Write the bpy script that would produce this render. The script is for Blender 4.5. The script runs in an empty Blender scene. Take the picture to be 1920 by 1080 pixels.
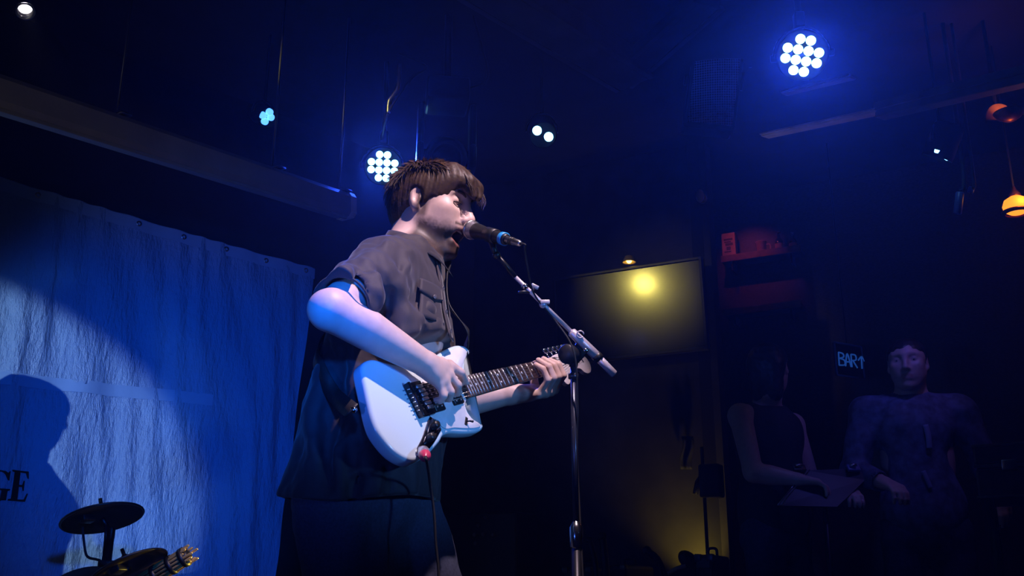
import bpy, bmesh, math, random
import numpy as np
from mathutils import Vector, Matrix

random.seed(7)
rng = np.random.default_rng(11)
S = bpy.context.scene
COL = S.collection

# ------------------------------------------------------------------ camera
CAM = np.array([0.0, 0.0, 1.6])
PITCH = math.radians(17.0)
F = 1900.0
cam_d = bpy.data.cameras.new('camera')
cam_d.sensor_width = 36.0
cam_d.lens = 36.0 * F / 1920.0
cam_d.clip_start = 0.05
cam = bpy.data.objects.new('camera', cam_d)
cam.location = CAM
cam.rotation_euler = (math.pi / 2 + PITCH, 0, 0)
COL.objects.link(cam)
S.camera = cam

# ------------------------------------------------------------------ world, exposure
S.view_settings.view_transform = 'Standard'
S.view_settings.look = 'None'
S.view_settings.exposure = 0.0
S.view_settings.gamma = 1.0
S.view_settings.use_curve_mapping = False
w = bpy.data.worlds.new('world')
S.world = w
w.use_nodes = True
w.node_tree.nodes['Background'].inputs[0].default_value = (0.02, 0.05, 0.3, 1)
w.node_tree.nodes['Background'].inputs[1].default_value = 0.0012

_R = np.array([1.0, 0, 0]); _U = np.array([0, -math.sin(PITCH), math.cos(PITCH)]); _Fw = np.array([0, math.cos(PITCH), math.sin(PITCH)])
def V3(x, y, d):                       # right, up, forward of the viewpoint -> world vector
    return x * _R + y * _U + d * _Fw
def P(px, py, D):                      # a direction seen from the viewpoint at distance D
    return CAM + V3((px - 960) / F * D, (540 - py) / F * D, D)
def PY(px, py, y):                     # the same at a given world y
    r = V3((px - 960) / F, (540 - py) / F, 1.0)
    return CAM + r * (y / r[1])
def proj(p):
    q = np.asarray(p) - CAM
    d = q @ _Fw
    return 960 + F * (q @ _R) / d, 540 - F * (q @ _U) / d, d

# ------------------------------------------------------------------ stage lighting (lamps the room has)
def lamp(name, kind, loc, target, power, color, size=0.05, angle=45, blend=0.3):
    l = bpy.data.lights.new(name, kind)
    l.energy = power
    l.color = color
    if kind == 'SPOT':
        l.spot_size = math.radians(angle); l.spot_blend = blend; l.shadow_soft_size = size
    elif kind == 'AREA':
        l.shape = 'DISK'; l.size = size
    else:
        l.shadow_soft_size = size
    o = bpy.data.objects.new(name, l)
    o.location = loc
    d = Vector(target) - Vector(loc)
    o.rotation_euler = d.to_track_quat('-Z', 'Y').to_euler()
    COL.objects.link(o)
    return o
# key: lilac white front spot, high over the stage front
lamp('key_spot', 'SPOT', (0.32, 1.72, 3.75), P(850, 570, 2.55), 200, (1.0, 0.73, 0.83), 0.02, 38, 0.45)
# dim house flood on the ceiling fittings
lamp('house_flood', 'SPOT', (-1.2, -0.6, 1.3), P(270, 215, 3.2), 45, (1.0, 0.92, 0.88), 0.1, 20, 1.0)
# blue washes from the stage front, left and right
lamp('blue_wash_left', 'SPOT', (-1.5, 0.1, 1.75), P(720, 660, 2.4), 62, (0.05, 0.16, 1.0), 0.12, 26, 0.9)
lamp('blue_wash_right', 'SPOT', (1.6, 0.75, 2.15), P(850, 690, 2.45), 160, (0.10, 0.35, 1.0), 0.08, 21, 0.9)
# pale spot on the tarp, from the hall
lamp('tarp_spot', 'SPOT', (-2.05, -1.9, 2.75), P(-155, 885, 3.55), 740, (0.52, 0.74, 1.0), 0.02, 15.7, 0.25)
# blue wash on the tarp, low from the middle of the stage front
lamp('blue_wash_back', 'SPOT', (-0.15, 0.7, 2.3), P(390, 800, 4.1), 225, (0.0, 0.13, 1.0), 0.06, 36, 1.0)
# ------------------------------------------------------------------ helpers
def link(name, me, mat, parent=None, loc=None):
    o = bpy.data.objects.new(name, me)
    COL.objects.link(o)
    if mat is not None and len(me.materials) == 0:
        me.materials.append(mat)
    if loc is not None:
        o.location = loc
    if parent is not None:
        o.parent = parent
    return o
def wl(parent):                        # world location of a thing or part
    p = Vector((0, 0, 0)); o = parent
    while o is not None:
        p += o.location; o = o.parent
    return np.array(p)
def obj(name, vf, mat, parent=None, smooth=True, origin=None):
    """vf = (verts in world coordinates, faces); one mesh object, its origin at the parent's or at origin"""
    v, f = vf
    v = np.asarray(v, float).reshape(-1, 3)
    if origin is not None:
        off = np.asarray(origin, float)
    elif parent is not None:
        off = wl(parent)
    else:
        off = np.array([(v[:, 0].min() + v[:, 0].max()) / 2, (v[:, 1].min() + v[:, 1].max()) / 2, v[:, 2].min()])
    me = bpy.data.meshes.new(name)
    me.from_pydata((v - off).tolist(), [], [tuple(int(i) for i in q) for q in f])
    me.update()
    if smooth:
        for p in me.polygons: p.use_smooth = True
    o = link(name, me, mat, parent)
    if parent is None:
        o.location = off
    elif origin is not None:
        o.location = off - wl(parent)
    return o
def empty(name, loc):
    o = bpy.data.objects.new(name, None)
    o.empty_display_size = 0.05
    o.location = loc
    COL.objects.link(o)
    return o
def tag(o, label=None, cat=None, group=None, kind=None):
    if label: o['label'] = label
    if cat: o['category'] = cat
    if group: o['group'] = group
    if kind: o['kind'] = kind
    return o
def thing(name, loc, label, cat, group=None):
    return tag(empty(name, loc), label, cat, group)
def merge(*vfs):
    V, Fc, n = [], [], 0
    for v, f in vfs:
        v = np.asarray(v, float).reshape(-1, 3)
        V.append(v); Fc += [tuple(i + n for i in q) for q in f]; n += len(v)
    return np.concatenate(V), Fc
def unit(v):
    v = np.asarray(v, float); return v / np.linalg.norm(v)
def frame(z, hint=(0, 0, 1)):
    z = unit(z); h = np.asarray(hint, float)
    if abs(z @ unit(h)) > 0.97: h = np.array([1.0, 0, 0])
    x = unit(np.cross(h, z)); y = np.cross(z, x)
    return x, y, z
def box(c, half, ax=None, bev=0.0, seg=2):
    bm = bmesh.new()
    bmesh.ops.create_cube(bm, size=2.0)
    for v in bm.verts: v.co = Vector((v.co.x * half[0], v.co.y * half[1], v.co.z * half[2]))
    if bev > 0:
        bmesh.ops.bevel(bm, geom=list(bm.edges), offset=bev, segments=seg, affect='EDGES', profile=0.5)
    return _dump(bm, c, ax)
def _dump(bm, c, ax):
    bm.verts.index_update()
    v = np.array([tuple(x.co) for x in bm.verts]); f = [tuple(x.index for x in q.verts) for q in bm.faces]
    bm.free()
    if ax is not None: v = v @ np.array(ax)
    return v + np.asarray(c, float), f
def tube(pts, r, n=12, caps=True, flat=None):
    pts = np.asarray(pts, float); m = len(pts)
    r = np.broadcast_to(np.asarray(r, float), (m,))
    T = np.gradient(pts, axis=0); T /= np.linalg.norm(T, axis=1)[:, None] + 1e-12
    x, y, _ = frame(T[0])
    V, Fc = [], []
    a = np.arange(n) / n * 2 * math.pi
    for i in range(m):
        x = x - (x @ T[i]) * T[i]; x /= np.linalg.norm(x); y = np.cross(T[i], x)
        V.append(pts[i] + r[i] * (np.cos(a)[:, None] * x + np.sin(a)[:, None] * y))
    for i in range(m - 1):
        for j in range(n):
            k = (j + 1) % n
            Fc.append((i * n + j, i * n + k, (i + 1) * n + k, (i + 1) * n + j))
    if caps:
        Fc.append(tuple(range(n))[::-1]); Fc.append(tuple((m - 1) * n + j for j in range(n)))
    return np.concatenate(V), Fc
def cyl(a, b, ra, rb=None, n=20, bev=0.0):
    a = np.asarray(a, float); b = np.asarray(b, float); rb = ra if rb is None else rb
    if bev <= 0: return tube([a, b], [ra, rb], n)
    L = np.linalg.norm(b - a); t = (b - a) / L
    return tube([a, a + t * 1e-5, a + t * bev, b - t * bev, b - t * 1e-5, b], [ra - bev, ra - bev * 0.9, ra, rb, rb - bev * 0.9, rb - bev], n)
def lathe(profile, base, axis=(0, 0, 1), n=28):
    """profile: (radius, height along axis)"""
    x, y, z = frame(axis); base = np.asarray(base, float)
    a = np.arange(n) / n * 2 * math.pi
    V, Fc = [], []
    for r, h in profile:
        V.append(base + z * h + max(r, 1e-5) * (np.cos(a)[:, None] * x + np.sin(a)[:, None] * y))
    for i in range(len(profile) - 1):
        for j in range(n):
            k = (j + 1) % n
            Fc.append((i * n + j, i * n + k, (i + 1) * n + k, (i + 1) * n + j))
    return np.concatenate(V), Fc
def ball(c, r, ax=None, seg=20, rings=12):
    bm = bmesh.new(); bmesh.ops.create_uvsphere(bm, u_segments=seg, v_segments=rings, radius=1.0)
    r = np.broadcast_to(np.asarray(r, float), (3,))
    for v in bm.verts: v.co = Vector((v.co.x * r[0], v.co.y * r[1], v.co.z * r[2]))
    return _dump(bm, c, ax)
def spline(pts, n=40, closed=False):
    pts = np.asarray(pts, float); m = len(pts); out = []
    segs = m if closed else m - 1
    for s in range(segs):
        g = lambda i: pts[i % m] if closed else pts[min(max(i, 0), m - 1)]
        p0, p1, p2, p3 = g(s - 1), g(s), g(s + 1), g(s + 2)
        k = max(2, n // segs)
        for t in np.arange(k) / k:
            out.append(0.5 * (2 * p1 + (p2 - p0) * t + (2 * p0 - 5 * p1 + 4 * p2 - p3) * t * t + (3 * p1 - p0 - 3 * p2 + p3) * t ** 3))
    if not closed: out.append(pts[-1])
    return np.array(out)
def plate(outline, O, U, Vv, N, t0, t1, bev=0.0, seg=3):
    """an outline in a plane (O + u U + v V) given thickness from t0 to t1 along N, edges rounded"""
    bm = bmesh.new()
    vs = [bm.verts.new(Vector(O + p[0] * U + p[1] * Vv + t1 * N)) for p in outline]
    f = bm.faces.new(vs)
    r = bmesh.ops.extrude_face_region(bm, geom=[f])
    nv = [e for e in r['geom'] if isinstance(e, bmesh.types.BMVert)]
    bmesh.ops.translate(bm, verts=nv, vec=Vector((t0 - t1) * N))
    bmesh.ops.recalc_face_normals(bm, faces=list(bm.faces))
    if bev > 0:
        ed = [e for e in bm.edges if e.calc_face_angle(0) > 1.0 and any(len(q.verts) > 4 for q in e.link_faces)]
        bmesh.ops.bevel(bm, geom=ed, offset=bev, segments=seg, affect='EDGES', profile=0.5)
    bm.normal_update()
    big = [q for q in bm.faces if len(q.verts) > 4]
    bmesh.ops.triangulate(bm, faces=big, ngon_method='EAR_CLIP')
    return _dump(bm, (0, 0, 0), None)
def sheet(rows, thick=None, nrm=None):
    rows = np.asarray(rows, float); a, b, _ = rows.shape
    f = [(i * b + j, i * b + j + 1, (i + 1) * b + j + 1, (i + 1) * b + j) for i in range(a - 1) for j in range(b - 1)]
    v = rows.reshape(-1, 3)
    if thick is not None:
        n0 = len(v); v = np.concatenate([v, v - np.asarray(nrm, float) * thick])
        f2 = [tuple(i + n0 for i in q)[::-1] for q in f]
        rim = [i for i in range(b)] + [i * b + b - 1 for i in range(1, a)] + [(a - 1) * b + j for j in range(b - 2, -1, -1)] + [i * b for i in range(a - 2, 0, -1)]
        f3 = [(rim[k], rim[(k + 1) % len(rim)], rim[(k + 1) % len(rim)] + n0, rim[k] + n0) for k in range(len(rim))]
        f = f + f2 + [q[::-1] for q in f3]
    return v, f
def ribbon(pts, sides, half, thick):
    pts = np.asarray(pts, float); sides = np.asarray(sides, float)
    if sides.ndim == 1: sides = np.broadcast_to(sides, pts.shape)
    T = np.gradient(pts, axis=0); T /= np.linalg.norm(T, axis=1)[:, None]
    V, Fc = [], []
    for i in range(len(pts)):
        s = sides[i] - (sides[i] @ T[i]) * T[i]; s = s / np.linalg.norm(s); n = np.cross(T[i], s)
        V += [pts[i] + s * half + n * thick, pts[i] - s * half + n * thick, pts[i] - s * half - n * thick, pts[i] + s * half - n * thick]
    for i in range(len(pts) - 1):
        for j in range(4):
            k = (j + 1) % 4
            Fc.append((i * 4 + j, i * 4 + k, i * 4 + 4 + k, i * 4 + 4 + j))
    Fc += [(3, 2, 1, 0), tuple((len(pts) - 1) * 4 + j for j in range(4))]
    return np.array(V), Fc
def copy_tree(o, parent=None):
    c = o.copy(); COL.objects.link(c)
    if parent is not None: c.parent = parent
    for ch in list(o.children): copy_tree(ch, c)
    return c

# ------------------------------------------------------------------ signed-distance sculpting, meshed by sparse surface nets
def d_cap(a, b, ra, rb=None):
    a = np.asarray(a, np.float32); b = np.asarray(b, np.float32); rb = ra if rb is None else rb
    ab = b - a; L2 = float(ab @ ab) + 1e-12
    def fn(p):
        t = np.clip(((p - a) @ ab) / L2, 0, 1)
        return np.linalg.norm(p - a - t[:, None] * ab, axis=1) - (ra + (rb - ra) * t)
    return fn
def d_ell(c, r, ax=None):
    c = np.asarray(c, np.float32); r = np.asarray(r, np.float32)
    A = None if ax is None else np.asarray(ax, np.float32).T
    def fn(p):
        q = p - c
        if A is not None: q = q @ A
        k0 = np.linalg.norm(q / r, axis=1); k1 = np.linalg.norm(q / (r * r), axis=1) + 1e-9
        return k0 * (k0 - 1.0) / k1
    return fn
def d_box(c, h, ax=None, rad=0.0):
    c = np.asarray(c, np.float32); h = np.asarray(h, np.float32) - rad
    A = None if ax is None else np.asarray(ax, np.float32).T
    def fn(p):
        q = p - c
        if A is not None: q = q @ A
        q = np.abs(q) - h
        return np.linalg.norm(np.maximum(q, 0), axis=1) + np.minimum(q.max(axis=1), 0) - rad
    return fn
def d_local(fn, c, ax, s=1.0):
    c = np.asarray(c, np.float32); A = np.asarray(ax, np.float32).T
    return lambda p: fn(((p - c) @ A) / s) * s
def d_chain(pts, rs):
    fs = [d_cap(pts[i], pts[i + 1], rs[i], rs[i + 1]) for i in range(len(pts) - 1)]
    def fn(p):
        d = fs[0](p)
        for g in fs[1:]: d = np.minimum(d, g(p))
        return d
    return fn
def run_ops(ops, p):
    d = np.full(len(p), 9.0, np.float32)
    for op, fn, k in ops: d = _apply(op, d, fn(p), k)
    return d
def _apply(op, a, b, k):
    if op == 'u':
        if k <= 0: return np.minimum(a, b)
        h = np.clip(0.5 + 0.5 * (b - a) / k, 0, 1); return b + (a - b) * h - k * h * (1 - h)
    if op == 's':
        if k <= 0: return np.maximum(a, -b)
        h = np.clip(0.5 - 0.5 * (b + a) / k, 0, 1); return a + (-b - a) * h + k * h * (1 - h)
    if op == 'i':
        return np.maximum(a, b)
    if op == 'd':                      # displacement field
        return a + b
def mesh_sdf(ops, lo, hi, h):
    lo = np.asarray(lo, float); hi = np.asarray(hi, float); B = 8
    nb = np.ceil((hi - lo) / (h * B)).astype(int)
    I = np.stack(np.meshgrid(*[np.arange(n) for n in nb], indexing='ij'), -1).reshape(-1, 3)
    cen = (lo + (I + 0.5) * h * B).astype(np.float32)
    Rb = h * B * 0.87
    d = run_ops(ops, cen)
    I = I[np.abs(d) < Rb * 2.2 + 0.012]; cen = (lo + (I + 0.5) * h * B).astype(np.float32)
    g = np.stack(np.meshgrid(*[np.arange(B + 1)] * 3, indexing='ij'), -1).reshape(-1, 3)
    n, m = len(I), len(g)
    X = (lo + ((I * B)[:, None, :] + g[None]) * h).astype(np.float32)
    D = np.full((n, m), 9.0, np.float32)
    for op, fn, k in ops:
        if op in ('i', 'd'):
            D = _apply(op, D.reshape(-1), fn(X.reshape(-1, 3)), k).reshape(n, m); continue
        dc = fn(cen); sel = np.nonzero(dc < Rb * 2.4 + k * 1.5 + 0.022)[0]
        if len(sel) == 0: continue
        b = fn(X[sel].reshape(-1, 3)).reshape(len(sel), m)
        D[sel] = _apply(op, D[sel], b, k)
    D = D.reshape(n, B + 1, B + 1, B + 1)
    D = np.where(D == 0, 1e-7, D)
    c = [D[:, i:B + i, j:B + j, k:B + k] for i in (0, 1) for j in (0, 1) for k in (0, 1)]
    neg = sum((q < 0).astype(np.int8) for q in c)
    act = np.nonzero((neg > 0) & (neg < 8))
    cv = np.stack([q[act] for q in c], -1)                        # 8 corners
    cell = np.stack(act[1:], -1) + I[act[0]] * B
    offs = np.array([(i, j, k) for i in (0, 1) for j in (0, 1) for k in (0, 1)], float)
    acc = np.zeros((len(cell), 3)); cnt = np.zeros(len(cell))
    for a in range(8):
        for b in range(a + 1, 8):
            if np.abs(offs[a] - offs[b]).sum() != 1: continue
            va, vb = cv[:, a], cv[:, b]; s = (va < 0) != (vb < 0)
            t = np.where(s, va / np.where(va == vb, 1, va - vb), 0)
            acc += np.where(s[:, None], offs[a] + t[:, None] * (offs[b] - offs[a]), 0); cnt += s
    V = lo + (cell + acc / cnt[:, None]) * h
    N = (nb * B + 3).astype(np.int64)
    key = (cell[:, 0] * N[1] + cell[:, 1]) * N[2] + cell[:, 2]
    order = np.argsort(key); sk = key[order]
    def find(cc):
        q = (cc[:, 0] * N[1] + cc[:, 1]) * N[2] + cc[:, 2]
        pos = np.clip(np.searchsorted(sk, q), 0, len(sk) - 1)
        return np.where(sk[pos] == q, order[pos], -1)
    Fc = []
    for ax, far in ((0, 4), (1, 2), (2, 1)):
        s0 = cv[:, 0] < 0; s1 = cv[:, far] < 0
        e = np.nonzero(s0 != s1)[0]
        o1 = np.zeros(3, int); o2 = np.zeros(3, int); o1[(ax + 1) % 3] = 1; o2[(ax + 2) % 3] = 1
        ce = cell[e]
        q = np.stack([e, find(ce - o1), find(ce - o1 - o2), find(ce - o2)], -1)
        fl = ~s0[e]
        q[fl] = q[fl][:, ::-1]
        Fc.append(q[(q >= 0).all(1)])
    Fc = np.concatenate(Fc)
    return V, Fc
def relax(V, Fc, it=2, lam=0.5):
    n = len(V)
    for _ in range(it):
        acc = np.zeros_like(V); cnt = np.zeros(n)
        for a, b in ((0, 1), (1, 2), (2, 3), (3, 0)):
            np.add.at(acc, Fc[:, a], V[Fc[:, b]]); np.add.at(acc, Fc[:, b], V[Fc[:, a]])
            np.add.at(cnt, Fc[:, a], 1); np.add.at(cnt, Fc[:, b], 1)
        V = V + lam * (acc / np.maximum(cnt, 1)[:, None] - V)
    return V
def bounds(ops, c, r, pad=0.02):
    return np.asarray(c) - r - pad, np.asarray(c) + r + pad
def sdf_obj(name, ops, lo, hi, h, mat, parent=None, it=2, origin=None, color=None):
    V, Fc = mesh_sdf(ops, lo, hi, h)
    V = relax(V, Fc, it)
    o = obj(name, (V, Fc), mat, parent, True, origin)
    if color is not None:
        c = color(V).astype(np.float32)
        at = o.data.color_attributes.new('tint', 'FLOAT_COLOR', 'POINT')
        at.data.foreach_set('color', np.concatenate([c, np.ones((len(c), 1), np.float32)], 1).ravel())
    return o
def vnoise(p, s, seed=0):
    """smooth value noise, numpy"""
    q = np.asarray(p, float) * s + seed * 17.31
    i = np.floor(q).astype(int); f = q - i; f = f * f * (3 - 2 * f)
    def hsh(a, b, c):
        x = (a * 374761393 + b * 668265263 + c * 2147483647 + seed * 974711) & 0xffffffff
        x = ((x ^ (x >> 13)) * 1274126177) & 0xffffffff
        return ((x ^ (x >> 16)) & 0xffff) / 65535.0
    r = 0
    for a in (0, 1):
        for b in (0, 1):
            for c in (0, 1):
                wgt = (f[:, 0] if a else 1 - f[:, 0]) * (f[:, 1] if b else 1 - f[:, 1]) * (f[:, 2] if c else 1 - f[:, 2])
                r = r + wgt * hsh(i[:, 0] + a, i[:, 1] + b, i[:, 2] + c)
    return r

# ------------------------------------------------------------------ materials
def mat(name, color, rough=0.5, metal=0.0, noise=0.0, scale=40.0, bump=0.0, spec=0.5, stretch=None, coat=0.0, emit=None, estr=0.0, tint=False, trans=0.0, sheen=0.0, sss=0.0):
    m = bpy.data.materials.new(name); m.use_nodes = True
    nt = m.node_tree; b = nt.nodes['Principled BSDF']
    b.inputs['Base Color'].default_value = (*color, 1)
    b.inputs['Roughness'].default_value = rough; b.inputs['Metallic'].default_value = metal
    b.inputs['Specular IOR Level'].default_value = spec
    b.inputs['Coat Weight'].default_value = coat; b.inputs['Coat Roughness'].default_value = 0.06
    b.inputs['Transmission Weight'].default_value = trans
    b.inputs['Sheen Weight'].default_value = sheen
    if sss: b.inputs['Subsurface Weight'].default_value = sss; b.inputs['Subsurface Radius'].default_value = (0.012, 0.005, 0.003); b.inputs['Subsurface Scale'].default_value = 0.6
    if emit: b.inputs['Emission Color'].default_value = (*emit, 1); b.inputs['Emission Strength'].default_value = estr
    src = None
    if tint:
        a = nt.nodes.new('ShaderNodeAttribute'); a.attribute_name = 'tint'; src = a.outputs['Color']
        nt.links.new(src, b.inputs['Base Color'])
    if noise > 0 or bump > 0:
        tc = nt.nodes.new('ShaderNodeTexCoord'); mp = nt.nodes.new('ShaderNodeMapping')
        nt.links.new(tc.outputs['Object'], mp.inputs['Vector'])
        if stretch: mp.inputs['Scale'].default_value = stretch
        nz = nt.nodes.new('ShaderNodeTexNoise'); nz.inputs['Scale'].default_value = scale; nz.inputs['Detail'].default_value = 5
        nt.links.new(mp.outputs[0], nz.inputs['Vector'])
        if noise > 0:
            mx = nt.nodes.new('ShaderNodeMix'); mx.data_type = 'RGBA'; mx.blend_type = 'MULTIPLY'
            mx.inputs[0].default_value = 1.0
            if src: nt.links.new(src, mx.inputs[6])
            else: mx.inputs[6].default_value = (*color, 1)
            rp = nt.nodes.new('ShaderNodeMapRange'); rp.inputs[1].default_value = 0.3; rp.inputs[2].default_value = 0.7
            rp.inputs[3].default_value = 1 - noise; rp.inputs[4].default_value = 1 + noise
            nt.links.new(nz.outputs[0], rp.inputs[0]); nt.links.new(rp.outputs[0], mx.inputs[7])
            nt.links.new(mx.outputs[2], b.inputs['Base Color'])
        if bump > 0:
            bp = nt.nodes.new('ShaderNodeBump'); bp.inputs['Strength'].default_value = bump; bp.inputs['Distance'].default_value = 0.004
            nt.links.new(nz.outputs[0], bp.inputs['Height']); nt.links.new(bp.outputs[0], b.inputs['Normal'])
    return m
M = {}
M['black_paint'] = mat('black_paint', (0.012, 0.012, 0.014), 0.75, noise=0.4, scale=6, bump=0.2)
M['ceiling'] = mat('ceiling', (0.010, 0.010, 0.011), 0.85, noise=0.4, scale=5)
M['wall'] = mat('wall', (0.035, 0.033, 0.034), 0.8, noise=0.3, scale=7, bump=0.25)
M['wood_dark'] = mat('wood_dark', (0.05, 0.025, 0.015), 0.55, noise=0.4, scale=18, stretch=(1, 8, 8))
M['floor'] = mat('floor', (0.03, 0.025, 0.022), 0.5, noise=0.3, scale=10, stretch=(1, 10, 1))
M['black_metal'] = mat('black_metal', (0.015, 0.015, 0.017), 0.38, 0.6)
M['black_plastic'] = mat('black_plastic', (0.012, 0.012, 0.013), 0.42, noise=0.2, scale=120, bump=0.05)
M['matt_black'] = mat('matt_black', (0.002, 0.002, 0.002), 0.8, spec=0.08)
M['rubber'] = mat('rubber', (0.01, 0.01, 0.011), 0.7, noise=0.2, scale=60)
M['chrome'] = mat('chrome', (0.75, 0.75, 0.78), 0.18, 1.0)
M['steel'] = mat('steel', (0.55, 0.54, 0.55), 0.3, 1.0, noise=0.1, scale=80)
M['brass'] = mat('brass', (0.70, 0.48, 0.16), 0.3, 0.45, noise=0.2, scale=30)
M['screen_case'] = mat('screen_case', (0.14, 0.13, 0.12), 0.45, noise=0.12, scale=12, stretch=(1, 1, 1))
M['led'] = mat('led', (0.6, 0.8, 1), 0.2, emit=(0.22, 0.62, 1.0), estr=7)
M['led_dim'] = mat('led_dim', (0.4, 0.6, 1), 0.2, emit=(0.08, 0.32, 1.0), estr=2.2)
M['lamp_white'] = mat('lamp_white', (1, 1, 1), 0.3, emit=(1.0, 0.92, 1.0), estr=9)
M['skin'] = mat('skin', (0.6, 0.4, 0.32), 0.5, tint=True, noise=0.06, scale=60, bump=0.06, sss=0.12)
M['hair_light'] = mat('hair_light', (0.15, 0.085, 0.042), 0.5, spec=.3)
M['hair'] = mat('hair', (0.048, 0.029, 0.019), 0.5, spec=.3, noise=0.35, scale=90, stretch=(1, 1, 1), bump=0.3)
M['eye'] = mat('eye', (0.5, 0.48, 0.46), 0.15, tint=True)
M['shirt'] = mat('shirt', (0.028, 0.020, 0.026), 0.72, noise=0.12, scale=300, bump=0.05, sheen=0.15)
M['denim'] = mat('denim', (0.045, 0.055, 0.10), 0.85, noise=0.25, scale=160, bump=0.15)
M['leather'] = mat('leather', (0.02, 0.018, 0.017), 0.5, noise=0.2, scale=80, bump=0.2)
M['guitar_paint'] = mat('guitar_paint', (0.66, 0.82, 0.87), 0.22, coat=0.6, noise=0.02, scale=3)
M['pickguard'] = mat('pickguard', (0.78, 0.78, 0.80), 0.25, coat=0.3, noise=0.08, scale=25)
M['maple'] = mat('maple', (0.62, 0.45, 0.27), 0.35, noise=0.12, scale=20, stretch=(1, 6, 6), coat=0.3)
M['head_lilac'] = mat('head_lilac', (0.72, 0.68, 0.74), 0.3, coat=0.3, noise=0.05, scale=20)
M['rosewood'] = mat('rosewood', (0.035, 0.018, 0.014), 0.45, noise=0.3, scale=50, stretch=(1, 6, 6))
# ------------------------------------------------------------------ the room
def plane_hit(px, py, O, n):
    r = V3((px - 960) / F, (540 - py) / F, 1.0)
    return CAM + r * (((np.asarray(O) - CAM) @ n) / (r @ n))
STAGE = 0.93
CEIL = 3.9
def wall(name, a, b, z0, z1, th, m, side=1):
    a = np.array([a[0], a[1], 0.0]); b = np.array([b[0], b[1], 0.0])
    u = unit(b - a); n = np.array([u[1], -u[0], 0]) * side
    c = (a + b) / 2 - n * th / 2; c[2] = (z0 + z1) / 2
    o = obj(name, box(c, (np.linalg.norm(b - a) / 2, th / 2, (z1 - z0) / 2), [u, np.cross([0, 0, 1], u), [0, 0, 1]]), m, smooth=False)
    return tag(o, kind='structure')
TN = unit([1, -1, 0]); TT = unit([1, 1, 0]); TZ = np.array([0, 0, 1.0])
TO = PY(590, 700, 4.6)                               # right edge of the tarp
def tp(px, py, off=0.0): return plane_hit(px, py, TO + TN * off, TN)
BD = unit([0.894, -0.449, 0]); BN = unit([-0.449, -0.894, 0])
TVL = P(1043, 560, 5.4)
WB = TVL - BN * 0.09
# corner of the left wall (0.15 behind the tarp) and the back wall
wl0 = TO - TN * 0.15
A_ = np.array([[TT[0], -BD[0]], [TT[1], -BD[1]]])
s_ = np.linalg.solve(A_, (WB - wl0)[:2])
corner = wl0 + TT * s_[0]
wb_end = plane_hit(1347, 700, WB, BN)
obj_floor = tag(obj('floor', box((0, 3.5, -0.05), (7, 7, 0.05)), M['floor'], smooth=False), kind='structure')
st = tag(obj('floor_stage', box((0.6, 4.65, STAGE / 2), (4.6, 3.05, STAGE / 2)), M['floor'], smooth=False), kind='structure')
tag(obj('ceiling', box((0.5, 3.5, CEIL + 0.05), (7, 6.5, 0.05)), M['ceiling'], smooth=False), kind='structure')
wall('wall_left', corner - TT * 5.2, corner, 0, CEIL, 0.1, M['black_paint'], 1)
wall('wall_back', corner, wb_end, 0, CEIL, 0.1, M['wall'], 1)
r_h = unit((wb_end - CAM) * np.array([1, 1, 0]))
wbar_a = wb_end + r_h * 0.85 - BD * 0.04
wall('wall_return', wb_end - BD * 0.035, wbar_a - BD * 0.03, 0, CEIL, 0.06, M['black_paint'], 1)
wbar_b = wbar_a + BD * 4.6
wall('wall_bar', wbar_a - BD * 0.1, wbar_b, 0, CEIL, 0.1, M['wood_dark'], 1)
# ceiling joists, seen edge on
def joist(i, p, q, w_, h_):
    a = plane_hit(*p, (0, 0, CEIL - h_), TZ); b = plane_hit(*q, (0, 0, CEIL - h_), TZ)
    u = unit(b - a); y = np.cross(TZ, u)
    c = (a + b) / 2; c[2] = CEIL - h_ / 2
    L = np.linalg.norm(b - a) / 2
    parts = [box(c, (L, w_ / 2, h_ / 2), [u, y, TZ], 0.006), box(c - TZ * (h_ / 2 - 0.006) + y * (w_ / 2 + 0.012), (L, 0.012, 0.008), [u, y, TZ]), box(c - TZ * (h_ / 2 - 0.006) - y * (w_ / 2 + 0.012), (L, 0.012, 0.008), [u, y, TZ])]
    tag(obj('trim_%d' % i, merge(*parts), M['wall'], smooth=False), kind='structure')
joist(1, (860, -40), (1190, 160), 0.16, 0.12)
joist(2, (1330, 10), (1160, 160), 0.10, 0.08)
# lit edge of the lowered ceiling over the bar
def edge_bar(i, a, b, h_, d_, m):
    u = unit(b - a); y = np.cross(TZ, u)
    tag(obj('trim_%d' % i, merge(box((a + b) / 2, (np.linalg.norm(b - a) / 2, d_ / 2, h_ / 2), [u, y, np.cross(u, y)], 0.004), box((a + b) / 2 - y * d_ * 0.5 + np.cross(u, y) * h_ * 0.4, (np.linalg.norm(b - a) / 2, d_ * 0.2, h_ * 0.3), [u, y, np.cross(u, y)])), m, smooth=False), kind='structure')
M['pale_trim'] = mat('pale_trim', (0.42, 0.40, 0.36), 0.6, noise=0.3, scale=8)
M['bar_trim'] = mat('bar_trim', (0.10, 0.08, 0.06), 0.6, noise=0.3, scale=8)
edge_bar(3, P(1434, 256, 4.6), P(1650, 210, 4.05), 0.012, 0.05, M['pale_trim'])
edge_bar(4, P(1650, 212, 4.06), P(1960, 138, 3.45), 0.05, 0.06, M['bar_trim'])
edge_bar(5, P(1470, 176, 4.4), P(1600, 145, 4.1), 0.012, 0.04, M['bar_trim'])


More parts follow.
